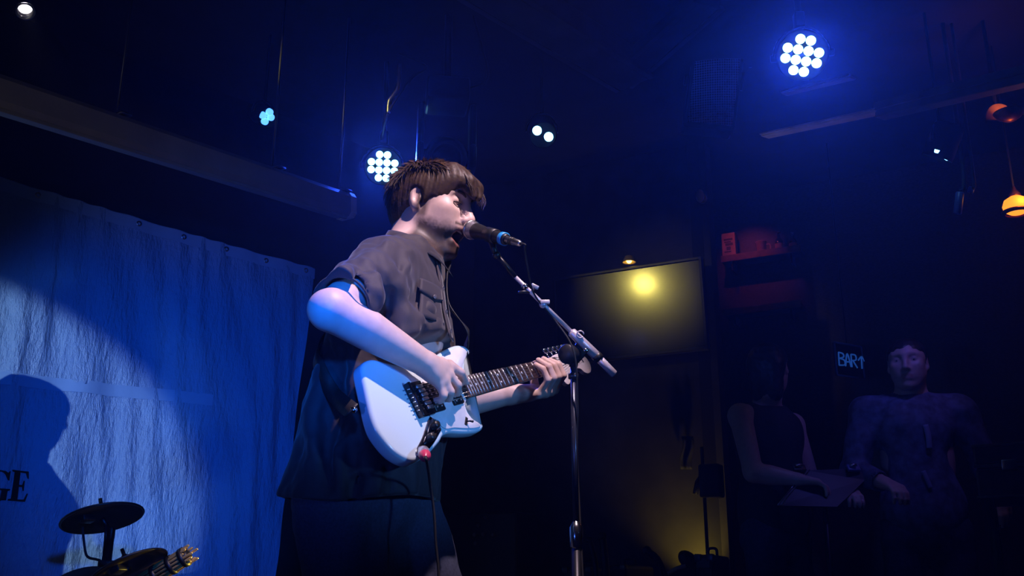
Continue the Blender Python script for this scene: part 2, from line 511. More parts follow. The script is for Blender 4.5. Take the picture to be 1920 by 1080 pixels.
# ------------------------------------------------------------------ tarp backdrop with printed letters
def tarp_material():
    m = mat('tarp_plastic', (0.26, 0.40, 0.66), 0.27, spec=0.6)
    nt = m.node_tree; b = nt.nodes['Principled BSDF']
    tc = nt.nodes.new('ShaderNodeTexCoord')
    def layer(rot, sc, scale, detail):
        mp = nt.nodes.new('ShaderNodeMapping'); mp.vector_type = 'POINT'
        mp.inputs['Rotation'].default_value = rot; mp.inputs['Scale'].default_value = sc
        nt.links.new(tc.outputs['UV'], mp.inputs['Vector'])
        nz = nt.nodes.new('ShaderNodeTexNoise'); nz.inputs['Scale'].default_value = scale; nz.inputs['Detail'].default_value = detail; nz.inputs['Roughness'].default_value = 0.65
        nt.links.new(mp.outputs[0], nz.inputs['Vector'])
        return nz.outputs[0]
    l1 = layer((0, 0, math.radians(24)), (5, 1.3, 1), 4.0, 7)
    l2 = layer((0, 0, math.radians(38)), (6, 1.8, 1), 8.0, 4)
    l3 = layer((0, 0, 0), (1, 1, 1), 45.0, 3)
    def comb(a, bb, f):
        x = nt.nodes.new('ShaderNodeMath'); x.operation = 'MULTIPLY_ADD'; nt.links.new(bb, x.inputs[0]); x.inputs[1].default_value = f; nt.links.new(a, x.inputs[2]); return x.outputs[0]
    hgt = comb(comb(l1, l2, 0.5), l3, 0.18)
    bp = nt.nodes.new('ShaderNodeBump'); bp.inputs['Strength'].default_value = 0.85; bp.inputs['Distance'].default_value = 0.03
    nt.links.new(hgt, bp.inputs['Height']); nt.links.new(bp.outputs[0], b.inputs['Normal'])
    return m
M['tarp'] = tarp_material()
M['print_black'] = mat('print_black', (0.008, 0.008, 0.01), 0.5)
tr0 = tp(592, 503); br0 = tp(516, 975)
ztop = tr0[2]; zbot = STAGE + 0.03
k_ = (zbot - ztop) / (br0[2] - tr0[2])
s_tr = (tr0 - TO) @ TT; s_br = (br0 - TO) @ TT
s_br2 = s_tr + (s_br - s_tr) * min(k_, 1.35)
sL = (tp(-260, 600) - TO) @ TT
zl = tp(0, 335)[2]
def tarp_point(u, v, off=0.0):
    """u 0..1 left to right, v 0..1 top to bottom"""
    s1 = s_tr + (s_br2 - s_tr) * v
    s = sL + (s1 - sL) * u
    sl0 = (tp(0, 335) - TO) @ TT
    zt = ztop + (zl - ztop) * (s - s_tr) / (sl0 - s_tr)
    z = zt + (zbot - zt) * v
    zr = (ztop - z)
    # hanging folds, gathered at the top edge
    w1 = 0.010 * math.sin(19 * s + 2.3 * zr + 1.5 * math.sin(5 * s)) * min(1, 4 * v + 0.1)
    w2 = 0.006 * math.sin(47 * s - 9 * zr + 2 * math.sin(11 * s + 3 * zr))
    w3 = 0.012 * math.sin(3.1 * s + 1.7 * zr)
    return TO + TT * s + TZ * (z - TO[2]) + TN * (w1 + w2 + w3 + off)
NU, NV = 150, 110
rows = [[tarp_point(i / NU, j / NV) for i in range(NU + 1)] for j in range(NV + 1)]
tarp = obj('tarp', sheet(rows), M['tarp'], smooth=True)
uvl = tarp.data.uv_layers.new(name='uv')
for lp in tarp.data.loops:
    j, i = divmod(lp.vertex_index, NU + 1)
    p = np.array(rows[j][i]) - TO
    uvl.data[lp.index].uv = (p @ TT, p[2])
tag(tarp, 'large blue plastic sheet hung as a backdrop behind the cymbals, with black letters', 'backdrop')
# a taped seam across the sheet
def tarp_at(px, py, off):
    q = tp(px, py); s = (q - TO) @ TT
    best = None
    v = 0.5
    for _ in range(12):
        s1 = s_tr + (s_br2 - s_tr) * v; u = (s - sL) / (s1 - sL)
        r = tarp_point(u, v)
        v += (r[2] - q[2]) / (ztop - zbot)
        v = min(max(v, 0), 1)
    return tarp_point(u, v, off)
seam = [tarp_at(x, 708 + 0.105 * x, 0.002) for x in np.linspace(-40, 400, 24)]
M['tape'] = mat('tape', (0.27, 0.42, 0.68), 0.5, bump=0.3, scale=25)
obj('tape_strip', sheet([[p + TZ * 0.024, p - TZ * 0.024] for p in seam]), M['tape'], tarp)
# hem strip at the top with eyelets
hem = [tarp_point(u, 0.004, 0.003) for u in np.linspace(0, 1, 40)]
obj('hem', sheet([[p + TZ * 0.004, p - TZ * 0.045] for p in hem]), M['tape'], tarp)
for u in np.linspace(0.05, 0.97, 9):
    p = tarp_point(u, 0.012, 0.006)
    obj('eyelet', lathe([(0.006, 0), (0.0115, 0.001), (0.012, -0.001), (0.0065, -0.001)], p, TN, 14), M['steel'], tarp)
# bold serif letters: drawn upright on the sheet (x right, y up, in letter heights)
E_ = [(0, 0), (.62, 0), (.70, .27), (.645, .27), (.56, .07), (.34, .06), (.34, .47), (.45, .47), (.49, .35), (.535, .35), (.535, .68), (.49, .68), (.45, .54), (.34, .54), (.34, .94), (.54, .93), (.62, .76), (.67, .76), (.64, 1), (0, 1), (0, .95), (.1, .93), (.1, .07), (0, .05)]
def arc(cx, cy, rx, ry, a0, a1, n): return [(cx + rx * math.cos(math.radians(a)), cy + ry * math.sin(math.radians(a))) for a in np.linspace(a0, a1, n)]
G_ = [(.78, .70), (.73, .70)] + arc(.42, .62, .28, .335, 25, 100, 6) + arc(.40, .5, .20, .455, 100, 262, 14) + [(.47, .04), (.54, .08), (.56, .14), (.56, .36), (.46, .39), (.46, .43), (.86, .43), (.86, .39), (.78, .36), (.78, .06)] + arc(.42, .5, .41, .515, 300, 95, 24) + [(.60, .99), (.70, .94), (.74, 1.0), (.78, 1.0)]
def letter(poly, px, base, px_h, wscale):
    O = tarp_at(px, base, 0.004)
    hgt = (tarp_at(px, base - px_h, 0.004) - O)
    hm = np.linalg.norm(hgt); up = TZ
    bm = bmesh.new()
    vs = []
    for x, y in poly:
        q = O + TT * (x * hm * wscale) + up * (y * hm)
        vs.append(bm.verts.new(Vector(q)))
    f = bm.faces.new(vs); f.normal_update(); bmesh.ops.triangulate(bm, faces=[f], ngon_method='EAR_CLIP')
    bmesh.ops.subdivide_edges(bm, edges=list(bm.edges), cuts=1)
    # lay the print on the folds of the sheet
    for v in bm.verts:
        x_, y_, _d = proj(v.co); v.co = Vector(tarp_at(x_, y_, 0.003))
    return obj('letter', _dump(bm, (0, 0, 0), None), M['print_black'], tarp, smooth=False)
letter(E_, 17.5, 938, 58, 0.92)
letter(G_, -32, 939, 59, 0.92)

# ------------------------------------------------------------------ rolled projection screen case under the ceiling
a = P(-140, 133, 2.62); b = P(652, 389, 4.0)
u = unit(b - a); y = unit(np.cross(TZ, u)); z = np.cross(u, y)
prof = [(-.045, -.035), (-.03, -.05), (.03, -.05), (.045, -.035), (.047, .03), (.035, .048), (-.035, .048), (-.047, .03)]
def extr(prof, a, b, y, z):
    n = len(prof); V = [a + y * p[0] + z * p[1] for p in prof] + [b + y * p[0] + z * p[1] for p in prof]
    return np.array(V), [(i, (i + 1) % n, n + (i + 1) % n, n + i) for i in range(n)] + [tuple(range(n))[::-1], tuple(range(n, 2 * n))]
sc = thing('projection_screen', a, 'long pale rolled projection screen case hanging under the ceiling above the tarp', 'screen')
obj('case', extr([(p[0] * .95, p[1] * .95) for p in prof], a, b - u * 0.02, y, z), M['screen_case'], sc, smooth=False)
obj('slot_lip', box((a + b) / 2 - z * 0.052 - y * 0.018, (np.linalg.norm(b - a) / 2 - 0.03, 0.008, 0.006), [u, y, z], 0.002), M['screen_case'], sc, smooth=False)
obj('end_cap', extr(prof, b - u * 0.03, b, y, z), M['pale_trim'], sc, smooth=False)
for t in (0.35, 0.75, 0.97):
    c = a + (b - a) * t
    obj('hanger', merge(cyl(c + z * 0.045, np.array([c[0], c[1], CEIL]), 0.005, n=8), box(c + z * 0.05, (0.02, 0.05, 0.004), [u, y, z])), M['black_metal'], sc)

# ------------------------------------------------------------------ stage lights
def par_light(px, py, D, target, s, rot, label, power, cone=70, led='led', colour=(0.02, 0.07, 1.0), rings=True, pole=None):
    c = P(px, py, D)
    x, yv, zv = frame(unit(np.asarray(target, float) - c))
    x0 = unit(np.cross(TZ, zv)) * 1.0; y0 = np.cross(zv, x0)
    cr, sr = math.cos(rot), math.sin(rot)
    x = x0 * cr + y0 * sr; yv = -x0 * sr + y0 * cr
    R = s * 2.35
    t = thing('par_light', c + TZ * R * 1.5, label, 'stage light', 'blue LED stage lamps')
    obj('housing', lathe([(0, -R * 1.05), (R * .55, -R * 1.05), (R * .8, -R * .9), (R * .98, -R * .35), (R * 1.0, 0.0), (R * 1.06, .004), (R * 1.06, .016), (R * .99, .016), (R * .97, -.004), (0, -.004)], c, zv, 36), M['matt_black'], t)
    spots = [(i, j) for j, n in ((1.5, 2), (.5, 4), (-.5, 4), (-1.5, 2)) for i in (np.arange(n) - (n - 1) / 2)]
    vf0 = None
    for i, j in spots:
        p = c + x * i * s + yv * j * s + zv * 0.002
        lens = obj('lens', lathe([(s * .47, -.004), (s * .46, .006), (s * .36, .011), (s * .2, .0135), (0, .0145)], p, zv, 16), M[led], t)
    # yoke
    arc_ = [c + x0 * R * 1.16 * math.cos(a) + TZ * (R * 1.3 * max(0, math.sin(a))) for a in np.linspace(0, math.pi, 15)]
    obj('yoke', ribbon(arc_, zv, 0.014, 0.002), M['black_metal'], t)
    for sg in (-1, 1):
        obj('yoke_knob', cyl(c + x0 * sg * R * 1.0, c + x0 * sg * R * 1.28, 0.014, n=12, bev=.003), M['black_plastic'], t)
    top = c + TZ * R * 1.3
    obj('clamp', merge(box(top + TZ * 0.03, (0.018, 0.018, 0.03), None, 0.004), cyl(top + TZ * 0.05, np.array([top[0], top[1], CEIL]), 0.012, n=12)), M['black_metal'], t)
    if power:
        lamp('par_glow', 'SPOT', c + zv * 0.03, target, power, colour, R * .8, cone, 0.7)
    return t
M['led_b'] = mat('led_b', (0.6, 0.8, 1), 0.2, emit=(0.30, 0.66, 1.0), estr=9)
par_light(718, 312, 4.4, (0.1, 0.2, 1.8), 0.0335, 0.0, 'round stage lamp of twelve bright blue LEDs just above the singer\'s head', 110)
par_light(1504, 104, 3.7, (0.3, 0.2, 1.7), 0.0375, math.radians(-16), 'round stage lamp of twelve bright blue LEDs at the upper right', 240, led='led_b', cone=60)
# smaller lamps seen sideways on
def side_lamp(px, py, D, aim, R, label, lens_px, led='led', n=3):
    c = P(px, py, D); zv = unit(aim); x = unit(np.cross(TZ, zv)); yv = np.cross(zv, x)
    t = thing('spot_lamp', c, label, 'stage light', 'small blue ceiling spot lamps')
    obj('housing', lathe([(0, -R * 2.0), (R * .8, -R * 2.0), (R, -R * 1.8), (R, 0.02), (R * .93, 0.02), (R * .9, -.006), (0, -.006)], c, zv, 24), M['matt_black'], t)
    for i, j in lens_px:
        obj('lens', lathe([(R * n, -.006), (R * n * .95, .006), (R * n * .6, .012), (0, .015)], c + x * i * R + yv * j * R, zv, 16), M[led], t)
    obj('yoke', ribbon([c + x * R * 1.15 * math.cos(a) - zv * R * .6 + TZ * (R * 1.5 * math.sin(a)) for a in np.linspace(0, math.pi, 11)], zv, 0.012, 0.002), M['black_metal'], t)
    top = c - zv * R * .6 + TZ * R * 1.5
    obj('stem', cyl(top, np.array([top[0], top[1], CEIL]), 0.006, n=10), M['matt_black'], t)
    return t
vdir = lambda px, py: unit(CAM - P(px, py, 3))
side_lamp(500, 219, 4.2, unit(vdir(500, 219) + np.array([.75, -.1, -.5])), 0.045, 'small dim blue lamp alone left of the bright lamp above the singer', [(-.4, 0), (.4, .1), (0, -.45), (.1, .5)], 'led_dim', .34)
side_lamp(1018, 251, 4.3, unit(vdir(1018, 251) + np.array([.1, 0, -.35])), 0.058, 'lamp with two bright blue lenses right of the singer\'s hair', [(-.44, .22), (.44, -.22)], 'led', .34)
side_lamp(1760, 288, 4.0, unit(np.array([-.30, .40, -.85])), 0.06, 'thin blue lamp edge glowing at right above the orange bar lamp', [(-.62, -.3), (0, -.3), (.62, -.3)], 'led', .34)
lamp('thin_lamp_beam', 'SPOT', P(1758, 296, 3.95), P(1655, 725, 4.3), 9, (.12, .10, 1.0), .03, 56, .9)
lamp('speaker_fill_spot', 'SPOT', P(1024, 258, 4.15), P(1305, 150, 4.4), 16, (.02, .10, 1.0), .03, 26, .7)  # added blue spot that lights the loudspeaker grille
# white ceiling spot at upper left
c = P(47, 13, 3.55); zv = unit(CAM - c + np.array([.6, 0, -3.6])); 
t = thing('ceiling_spotlight', c, 'small white spotlight shining at the upper left corner', 'stage light')
obj('housing', lathe([(0, -.08), (.016, -.08), (.02, -.07), (.022, -.015), (.029, .008), (.029, .018), (.026, .019), (.021, .0), (0, .0)], c, zv, 28), M['steel'], t)
obj('bulb', lathe([(.022, -.001), (.021, .008), (.013, .013), (0, .014)], c, zv, 20), M['lamp_white'], t)
obj('trim_ring', lathe([(.024, .03), (.031, .03), (.033, .034), (.029, .037), (.024, .03)], c, zv, 28), M['steel'], t)
for k in range(3):
    a = k * 2.1 + .3; x, yv, _ = frame(zv)
    d = x * math.cos(a) + yv * math.sin(a)
    obj('ring_strut', cyl(c + d * .028 + zv * .016, c + d * .028 + zv * .034, .002, n=6), M['steel'], t)
obj('stem', cyl(c - zv * .07, np.array([*(c - zv * .07)[:2], CEIL]), .006, n=10), M['black_metal'], t)
lamp('spot_white_glow', 'SPOT', c + zv * .02, c + np.array([.35, .2, -1.2]), 8, (1, .95, 1), .03, 50, .6)

# moving head lamp over the singer
c = P(836, 296, 4.0)
t = thing('moving_head_lamp', c + TZ * .25, 'dark moving-head lamp hanging right behind the singer\'s hair', 'stage light')
x = np.array([1.0, .15, 0]); x = unit(x); yv = np.cross(TZ, x)
obj('base_box', box(c + TZ * .27, (.085, .085, .05), [x, yv, TZ], .012), M['black_plastic'], t)
for sg in (-1, 1):
    obj('yoke_arm', merge(box(c + x * sg * .103 + TZ * .09, (.013, .05, .13), [x, yv, TZ], .01), box(c + x * sg * .103 + TZ * -.005, (.014, .06, .05), [x, yv, TZ], .013)), M['black_plastic'], t)
hd = unit([0.1, -1, -.5]); 
obj('lamp_head', lathe([(0, -.1), (.05, -.1), (.075, -.07), (.085, 0), (.078, .08), (.07, .1), (.06, .1), (.058, .085), (0, .085)], c, hd, 28), M['black_plastic'], t)
obj('front_lens', lathe([(.057, .086), (.04, .098), (.02, .103), (0, .104)], c, hd, 24), mat('lens_glass', (.02, .025, .04), .1, coat=1), t)
for k in range(5):
    obj('cooling_fin', box(c - hd * (.02 + k * .014), (.088 - k * .004, .002, .03), [x, hd, np.cross(x, hd)]), M['black_metal'], t)
obj('column', cyl(c + TZ * .3, np.array([c[0], c[1], CEIL]), .016, n=14), M['black_metal'], t)
obj('clamp_cable', tube(spline([c + x * .05 + TZ * .3, c + x * .16 + TZ * .36, c + x * .14 + TZ * .5, np.array([c[0] + .1, c[1], CEIL])], 24), .006, 8), M['rubber'], t)
# hook and cable above the left lamp
c = P(741, 172, 4.2)
t = thing('cable_hook', c, 'dark hanging hook with a cable loop above the left blue lamp', 'hook')
obj('hook', tube(spline([P(748, 120, 4.2), P(747, 160, 4.2), P(738, 178, 4.2), P(730, 190, 4.2), P(728, 212, 4.2)], 24), .009, 8), M['steel'], t)
obj('cable', tube(spline([P(748, 100, 4.2), P(790, 118, 4.22), P(798, 130, 4.2), P(770, 150, 4.25), P(728, 212, 4.2), P(716, 262, 4.4)], 40), .005, 8), M['rubber'], t)

# loudspeaker hanging at the top, right of centre
c0 = P(1303, 62, 4.55); c1 = P(1281, 236, 4.55)
zc = unit(c0 - c1); fd = unit(np.array([-.12, -.93, -.30])); fd = unit(fd - (fd @ zc) * zc); xs = np.cross(zc, fd) 
hh = np.linalg.norm(c0 - c1) / 2; hw = .115; hd_ = .12
if xs[0] < 0: xs = -xs
cc = (c0 + c1) / 2 + xs * hw - fd * hd_
t = thing('loudspeaker', cc - zc * hh, 'dark hanging loudspeaker with a perforated front grille, left of the upper right lamp', 'speaker')
obj('cabinet', box(cc, (hw, hd_, hh), [xs, fd, zc], .012), M['black_plastic'], t, smooth=False)
def grille_mat():
    m = mat('grille', (.05, .05, .055), .4, .7)
    nt = m.node_tree; b = nt.nodes['Principled BSDF']
    tc = nt.nodes.new('ShaderNodeTexCoord'); vo = nt.nodes.new('ShaderNodeTexVoronoi'); vo.inputs['Scale'].default_value = 95; vo.inputs['Randomness'].default_value = 0
    mp = nt.nodes.new('ShaderNodeMapping'); mp.inputs['Scale'].default_value = (1, 0, 1); nt.links.new(tc.outputs['Object'], mp.inputs['Vector']); nt.links.new(mp.outputs[0], vo.inputs['Vector'])
    cr = nt.nodes.new('ShaderNodeMapRange'); cr.inputs[1].default_value = .25; cr.inputs[2].default_value = .45; nt.links.new(vo.outputs['Distance'], cr.inputs[0])
    mx = nt.nodes.new('ShaderNodeMix'); mx.data_type = 'RGBA'; nt.links.new(cr.outputs[0], mx.inputs[0]); mx.inputs[6].default_value = (.004, .004, .005, 1); mx.inputs[7].default_value = (.28, .28, .3, 1)
    nt.links.new(mx.outputs[2], b.inputs['Base Color'])
    bp = nt.nodes.new('ShaderNodeBump'); bp.inputs['Distance'].default_value = .003; bp.inputs['Strength'].default_value = .8; nt.links.new(cr.outputs[0], bp.inputs['Height']); nt.links.new(bp.outputs[0], b.inputs['Normal'])
    return m
M['grille'] = grille_mat()
gr = [[cc + fd * (hd_ + .004 + .012 * math.cos(u_ * 1.5)) + xs * hw * .86 * u_ + zc * hh * .9 * v_ for u_ in np.linspace(-1, 1, 13)] for v_ in np.linspace(1, -1, 13)]
obj('grille', sheet(gr, .004, fd), M['grille'], t)
for sg in (-1, 1):
    obj('bracket', merge(cyl(cc + xs * sg * (hw + .012), cc + xs * sg * (hw + .012) + zc * (hh + .05), .008, n=8), cyl(cc + xs * sg * (hw + .012) + zc * (hh + .05), np.array([*(cc + xs * sg * (hw + .012) + zc * (hh + .05))[:2], CEIL]), .008, n=8)), M['black_metal'], t)

# ------------------------------------------------------------------ television on the back wall
tvr_u = 0.83
zt = plane_hit(1180, 505, TVL, BN)[2]
tw, th = .405, .235
TVt = unit(BN + np.array([0, 0, -.06])); TVz = unit(np.cross(BD, TVt)); TVz = TVz if TVz[2] > 0 else -TVz
tc_ = TVL + BD * tw + BN * .02; tc_[2] = zt - th
t = thing('television', tc_ - TVz * th, 'wide dark wall television mirroring a yellow lamp', 'television')
obj('casing', box(tc_ - TVt * .02, (tw, .02, th), [BD, TVt, TVz], .006), M['black_plastic'], t, smooth=False)
M['tv_screen'] = mat('tv_screen', (.012, .012, .012), .22, spec=.5, noise=.1, scale=4, coat=.7)
M['tv_screen'].node_tree.nodes['Principled BSDF'].inputs['Coat Roughness'].default_value = .12
obj('screen', box(tc_ + TVt * .001, (tw - .012, .002, th - .016), [BD, TVt, TVz], .001), M['tv_screen'], t, smooth=False)
for sgn, ax_, l_, o_ in ((1, BD, tw, TVz * (th - .007)), (-1, BD, tw, -TVz * (th - .009)), (1, TVz, th, BD * (tw - .006)), (-1, TVz, th, -BD * (tw - .006))):
    oo = np.cross(TVt, ax_)
    obj('bezel', box(tc_ + o_ + TVt * .004, (l_, .006, .007), [ax_, TVt, oo], .002), M['black_plastic'], t, smooth=False)
obj('wall_bracket', box(tc_ - TVt * .062 , (.12, .03, .1), [BD, TVt, TVz], .004), M['black_metal'], t, smooth=False)
# the yellow hall lamp mirrored in the screen, and the yellow uplight at the foot of the back wall
sp0 = plane_hit(1208, 532, tc_ + TVt * .004, TVt); rv = unit(sp0 - CAM); rr = rv - 2 * (rv @ TVt) * TVt
lamp('yellow_hall_lamp', 'SPOT', sp0 + rr * 2.6, sp0, 28, (1.0, 0.82, 0.16), 0.06, 20, 1.0)
up0 = plane_hit(1318, 1118, WB + BN * .16, BN)
lamp('yellow_uplight', 'SPOT', up0, plane_hit(1285, 950, WB, BN), 8, (1.0, 0.70, 0.08), 0.03, 84, 1.0)
# added yellow lamp standing in for the highlight on the screen's top edge
c = tc_ + TVz * (th + .02) + BD * .035 + TVt * .03
t = thing('edge_glow_lamp', c, 'small added yellow lamp for the highlight on the upper edge of the television', 'lamp')
obj('shade', lathe([(.012, .03), (.02, .03), (.034, 0), (.036, -.004), (.032, -.002), (.015, .026)], c, (0, 0, 1), 18), M['brass'], t)
obj('bulb', ball(c + TZ * .006, (.014, .014, .014)), mat('bulb_yellow', (1, .8, .2), .3, emit=(1, .70, .10), estr=9), t)
lamp('trim_fill_spot', 'SPOT', c + TZ * .06 + TVt * .08, P(1530, 236, 4.35), 5, (1.0, .85, .55), .02, 26, .9)  # added spot that brightens the pale edge over the bar
obj('clip', box(c - TVt * .03 + TZ * .02, (.015, .03, .005), [BD, TVt, TVz], .002), M['brass'], t)

# ------------------------------------------------------------------ bar side at the right
def barp(px, py, off=0.0): return plane_hit(px, py, wbar_a + BN * off, BN)
WOOD = M['wood_dark']
for (xa, xb, ya, yb, lab) in ((1352, 1502, 488, 470, 'upper wooden bar shelf holding the carton and the cup'), (1356, 1502, 588, 572, 'lower wooden bar shelf edge below the carton')):
    a = barp(xa, ya, .12); b = barp(xb, yb, .12); b[2] = a[2]
    t = thing('wall_shelf', (a + b) / 2 - BN * .12, lab + ' in red light', 'shelf')
    obj('board', box((a + b) / 2 - BN * .06, (np.linalg.norm(b - a) / 2, .06, .012), [BD, BN, TZ], .003), WOOD, t, smooth=False)
    obj('lip', box((a + b) / 2 + TZ * .004, (np.linalg.norm(b - a) / 2, .006, .02), [BD, BN, TZ], .002), mat('shelf_lip', (.16, .07, .05), .5, noise=.3, scale=30), t, smooth=False)
    for q in (a + BD * .06, b - BD * .06):
        obj('bracket', box(q - BN * .06 - TZ * .04, (.006, .05, .03), [BD, BN, TZ], .002), M['black_metal'], t, smooth=False)
zs = barp(1352, 488, .12)[2] + .012
def on_shelf(px, off):
    p = barp(px, 470, off); p[2] = zs; return p
M['paper_red'] = mat('paper_red', (.42, .20, .16), .6, noise=.25, scale=20)
M['ink'] = mat('ink', (.05, .02, .03), .6)
c = on_shelf(1369, .07)
t = thing('carton', c, 'tall printed carton on the upper bar shelf in red light', 'box', None)
obj('box_body', box(c + TZ * .076, (.040, .03, .076), [BD, BN, TZ], .003), M['paper_red'], t, smooth=False)
for k, (x_, z_, w_, h_) in enumerate(((0, .115, .026, .006), (-.004, .1, .02, .004), (.004, .085, .022, .008), (0, .06, .012, .01), (-.006, .04, .02, .004))):
    obj('printed_mark', box(c + BD * x_ + BN * .0306 + TZ * z_, (w_, .0008, h_), [BD, BN, TZ]), M['ink'], t, smooth=False)
obj('lid_flap', box(c + TZ * .153, (.038, .028, .003), [BD, BN, TZ], .001), M['paper_red'], t, smooth=False)
c = on_shelf(1428, .07)
t = thing('cup', c, 'small pale cup on the upper bar shelf right of the carton', 'cup')
obj('cup_body', lathe([(0, .002), (.022, 0), (.024, .004), (.031, .075), (.033, .077), (.033, .08), (.029, .08), (.022, .008), (0, .007)], c, TZ, 22), M['paper_red'], t)
obj('handle', tube(spline([c + BD * .029 + TZ * .06, c + BD * .05 + TZ * .058, c + BD * .05 + TZ * .025, c + BD * .026 + TZ * .02], 14), .004, 8), M['paper_red'], t)
for px, r_, h_, lab in ((1462, .024, .12, 'dark bottle right of the cup on the upper bar shelf'), (1488, .022, .1, 'dark bottle at the right end of the upper bar shelf')):
    c = on_shelf(px, .06)
    t = thing('bottle', c, lab, 'bottle', 'bottles on the bar shelf')
    obj('glass', lathe([(0, 0), (r_, .002), (r_, h_ * .55), (r_ * .8, h_ * .68), (r_ * .38, h_ * .78), (r_ * .36, h_), (0, h_)], c, TZ, 18), mat('bottle_glass', (.03, .012, .008), .12, coat=.5), t)
    obj('cap', cyl(c + TZ * h_, c + TZ * (h_ + .012), r_ * .42, n=14), M['steel'], t)
    obj('paper_label', lathe([(r_ * 1.01, h_ * .15), (r_ * 1.02, h_ * .16), (r_ * 1.02, h_ * .45), (r_ * 1.01, h_ * .46)], c, TZ, 18), M['paper_red'], t)
lamp('red_bar_lamp', 'SPOT', barp(1330, 300, .55), barp(1410, 480, .05), 18, (1.0, .14, .10), .05, 44, 1.0)
# small pale wall fitting
c = plane_hit(1318, 374, WB, BN) + BN * .02
t = thing('wall_lamp', c, 'small unlit pale oval wall lamp above the right end of the television', 'lamp')
obj('glass_globe', ball(c + BN * .035, (.022, .022, .036), None, 18, 12), mat('opal', (.55, .55, .48), .3), t)
obj('wall_plate', cyl(c - BN * .02, c + BN * .01, .025, n=18, bev=.003), M['brass'], t)
obj('stem', cyl(c, c + BN * .03 - TZ * .02, .006, n=8), M['brass'], t)

# orange lamps at the right edge
M['amber'] = mat('amber', (.9, .45, .1), .35, emit=(1.0, .27, .015), estr=1.6)
M['amber_hot'] = mat('amber_hot', (1, .7, .2), .35, emit=(1.0, .55, .08), estr=7)
M['copper'] = mat('copper', (.55, .2, .08), .35, .9, noise=.2, scale=30)
c = P(1906, 388, 4.2)
t = thing('pendant_lamp', c, 'glowing orange globe lamp at the right edge, lower of two', 'lamp', None)
obj('globe', lathe([(0, -.03), (.03, -.028), (.05, -.014), (.054, .006), (.045, .03), (.02, .046), (0, .05)], c, TZ, 28), M['amber'], t)
obj('bulb', ball(c + TZ * -.004, (.022, .022, .02)), M['amber_hot'], t)
obj('rim', lathe([(.046, -.03), (.06, -.024), (.061, -.018), (.047, -.022)], c, TZ, 28), M['copper'], t)
obj('cap', lathe([(.022, .044), (.024, .055), (.01, .075), (.006, .09)], c, TZ, 18), M['copper'], t)
obj('cord', cyl(c + TZ * .085, np.array([c[0], c[1], CEIL]), .004, n=8), M['rubber'], t)
lamp('amber_glow', 'POINT', c + TZ * .02 - np.array([0, .09, 0]), c, .5, (1, .35, .05), .04)
c = P(1892, 214, 4.0)
t = thing('wall_lamp', c, 'copper wall lamp with a thin orange glow, upper of two at the right edge', 'lamp', None)
obj('bowl', lathe([(0, -.03), (.02, -.028), (.045, -.012), (.056, .004), (.058, .008), (.053, .006), (.04, -.006), (0, -.016)], c, TZ, 28), M['copper'], t)
obj('bulb', lathe([(0, .016), (.03, .013), (.05, .004), (.046, .0), (0, -.004)], c, TZ, 20), M['amber'], t)
obj('back_plate', plate([(.062 * math.cos(q), .075 * math.sin(q)) for q in np.linspace(0, math.pi, 15)], c + np.array([0, .07, .006]), np.array([1., 0, 0]), TZ, np.array([0, -1., 0]), 0, .006, .002, 1), mat('copper_plate', (.30, .14, .08), .5, .2, noise=.2, scale=30), t)
obj('arm', tube(spline([c + np.array([.05, 0, 0]), c + np.array([.075, .02, .02]), c + np.array([.06, .08, .06])], 14), .005, 8), M['brass'], t)
obj('wall_stem', cyl(c + np.array([0, .09, .05]), np.array([c[0], c[1] + .09, CEIL]), .008, n=8), M['matt_black'], t)
lamp('amber_glow_upper', 'SPOT', c + TZ * .022, c + np.array([0, .06, .12]), 1.2, (1, .30, .04), .02, 120, .9)

# clutter hanging below the thin blue lamp: cable drops
for (pa, pb, pc, r_, lab) in (((1806, 318, 4.05), (1800, 360, 4.05), (1795, 402, 4.05), .016, 'left of two dark cable drops under the thin blue lamp'), ((1824, 322, 4.05), (1822, 350, 4.05), (1819, 362, 4.05), .012, 'right, shorter of two dark cable drops under the thin blue lamp')):
    t = thing('cable_drop', P(*pc), lab, 'cable', 'cable drops under the lamp')
    top = P(*pa)
    obj('cable', tube(spline([np.array([top[0], top[1], CEIL]), P(*pa), P(*pb), P(*pc)], 20), r_ * .55, 10), M['rubber'], t)
    obj('connector', cyl(P(*pb), P(*pc), r_, n=14, bev=.004), mat('blue_plastic', (.08, .10, .35), .4), t)

# hand-lettered BAR sign
so = P(1562, 642, 5.0); sx = unit(np.array([.86, .5, 0])); sn = np.cross(sx, TZ); sw = .19; sh = .165
so[2] -= sh
t = thing('bar_sign', so, 'small hand-lettered glowing blue sign reading BAR', 'sign')
obj('board', box(so + sx * sw / 2 + TZ * sh / 2, (sw / 2, .008, sh / 2), [sx, sn, TZ], .002), M['black_plastic'], t, smooth=False)
M['sign_glow'] = mat('sign_glow', (.35, .6, .95), .7, emit=(.04, .22, 1.0), estr=.16)  # faint blue glow put into the letter colour
for (ca, cb) in (((0, 0), (0, 1)), ((0, 0), (1, 0)), ((1, 0), (1, 1)), ((0, 1), (1, 1))):
    obj('frame_rail', cyl(so + sx * sw * ca[0] + TZ * sh * ca[1] + sn * .008, so + sx * sw * cb[0] + TZ * sh * cb[1] + sn * .008, .005, n=8), mat('sign_frame', (.12, .2, .4), .5), t)
strokes = {'B': [[(0, 0), (0.05, 1)], [(.05, 1), (.5, .95), (.55, .7), (.08, .55)], [(.08, .55), (.6, .45), (.6, .1), (0, 0)]],
           'A': [[(0, 0), (.3, 1), (.6, 0)], [(.12, .35), (.5, .38)]],
           'R': [[(0, 0), (.03, 1)], [(.03, 1), (.5, .98), (.52, .62), (.03, .52)], [(.2, .52), (.6, 0)]],
           'arrow': [[(.1, .62), (.5, .95), (.72, .6)], [(.48, .9), (.42, 0)]]}
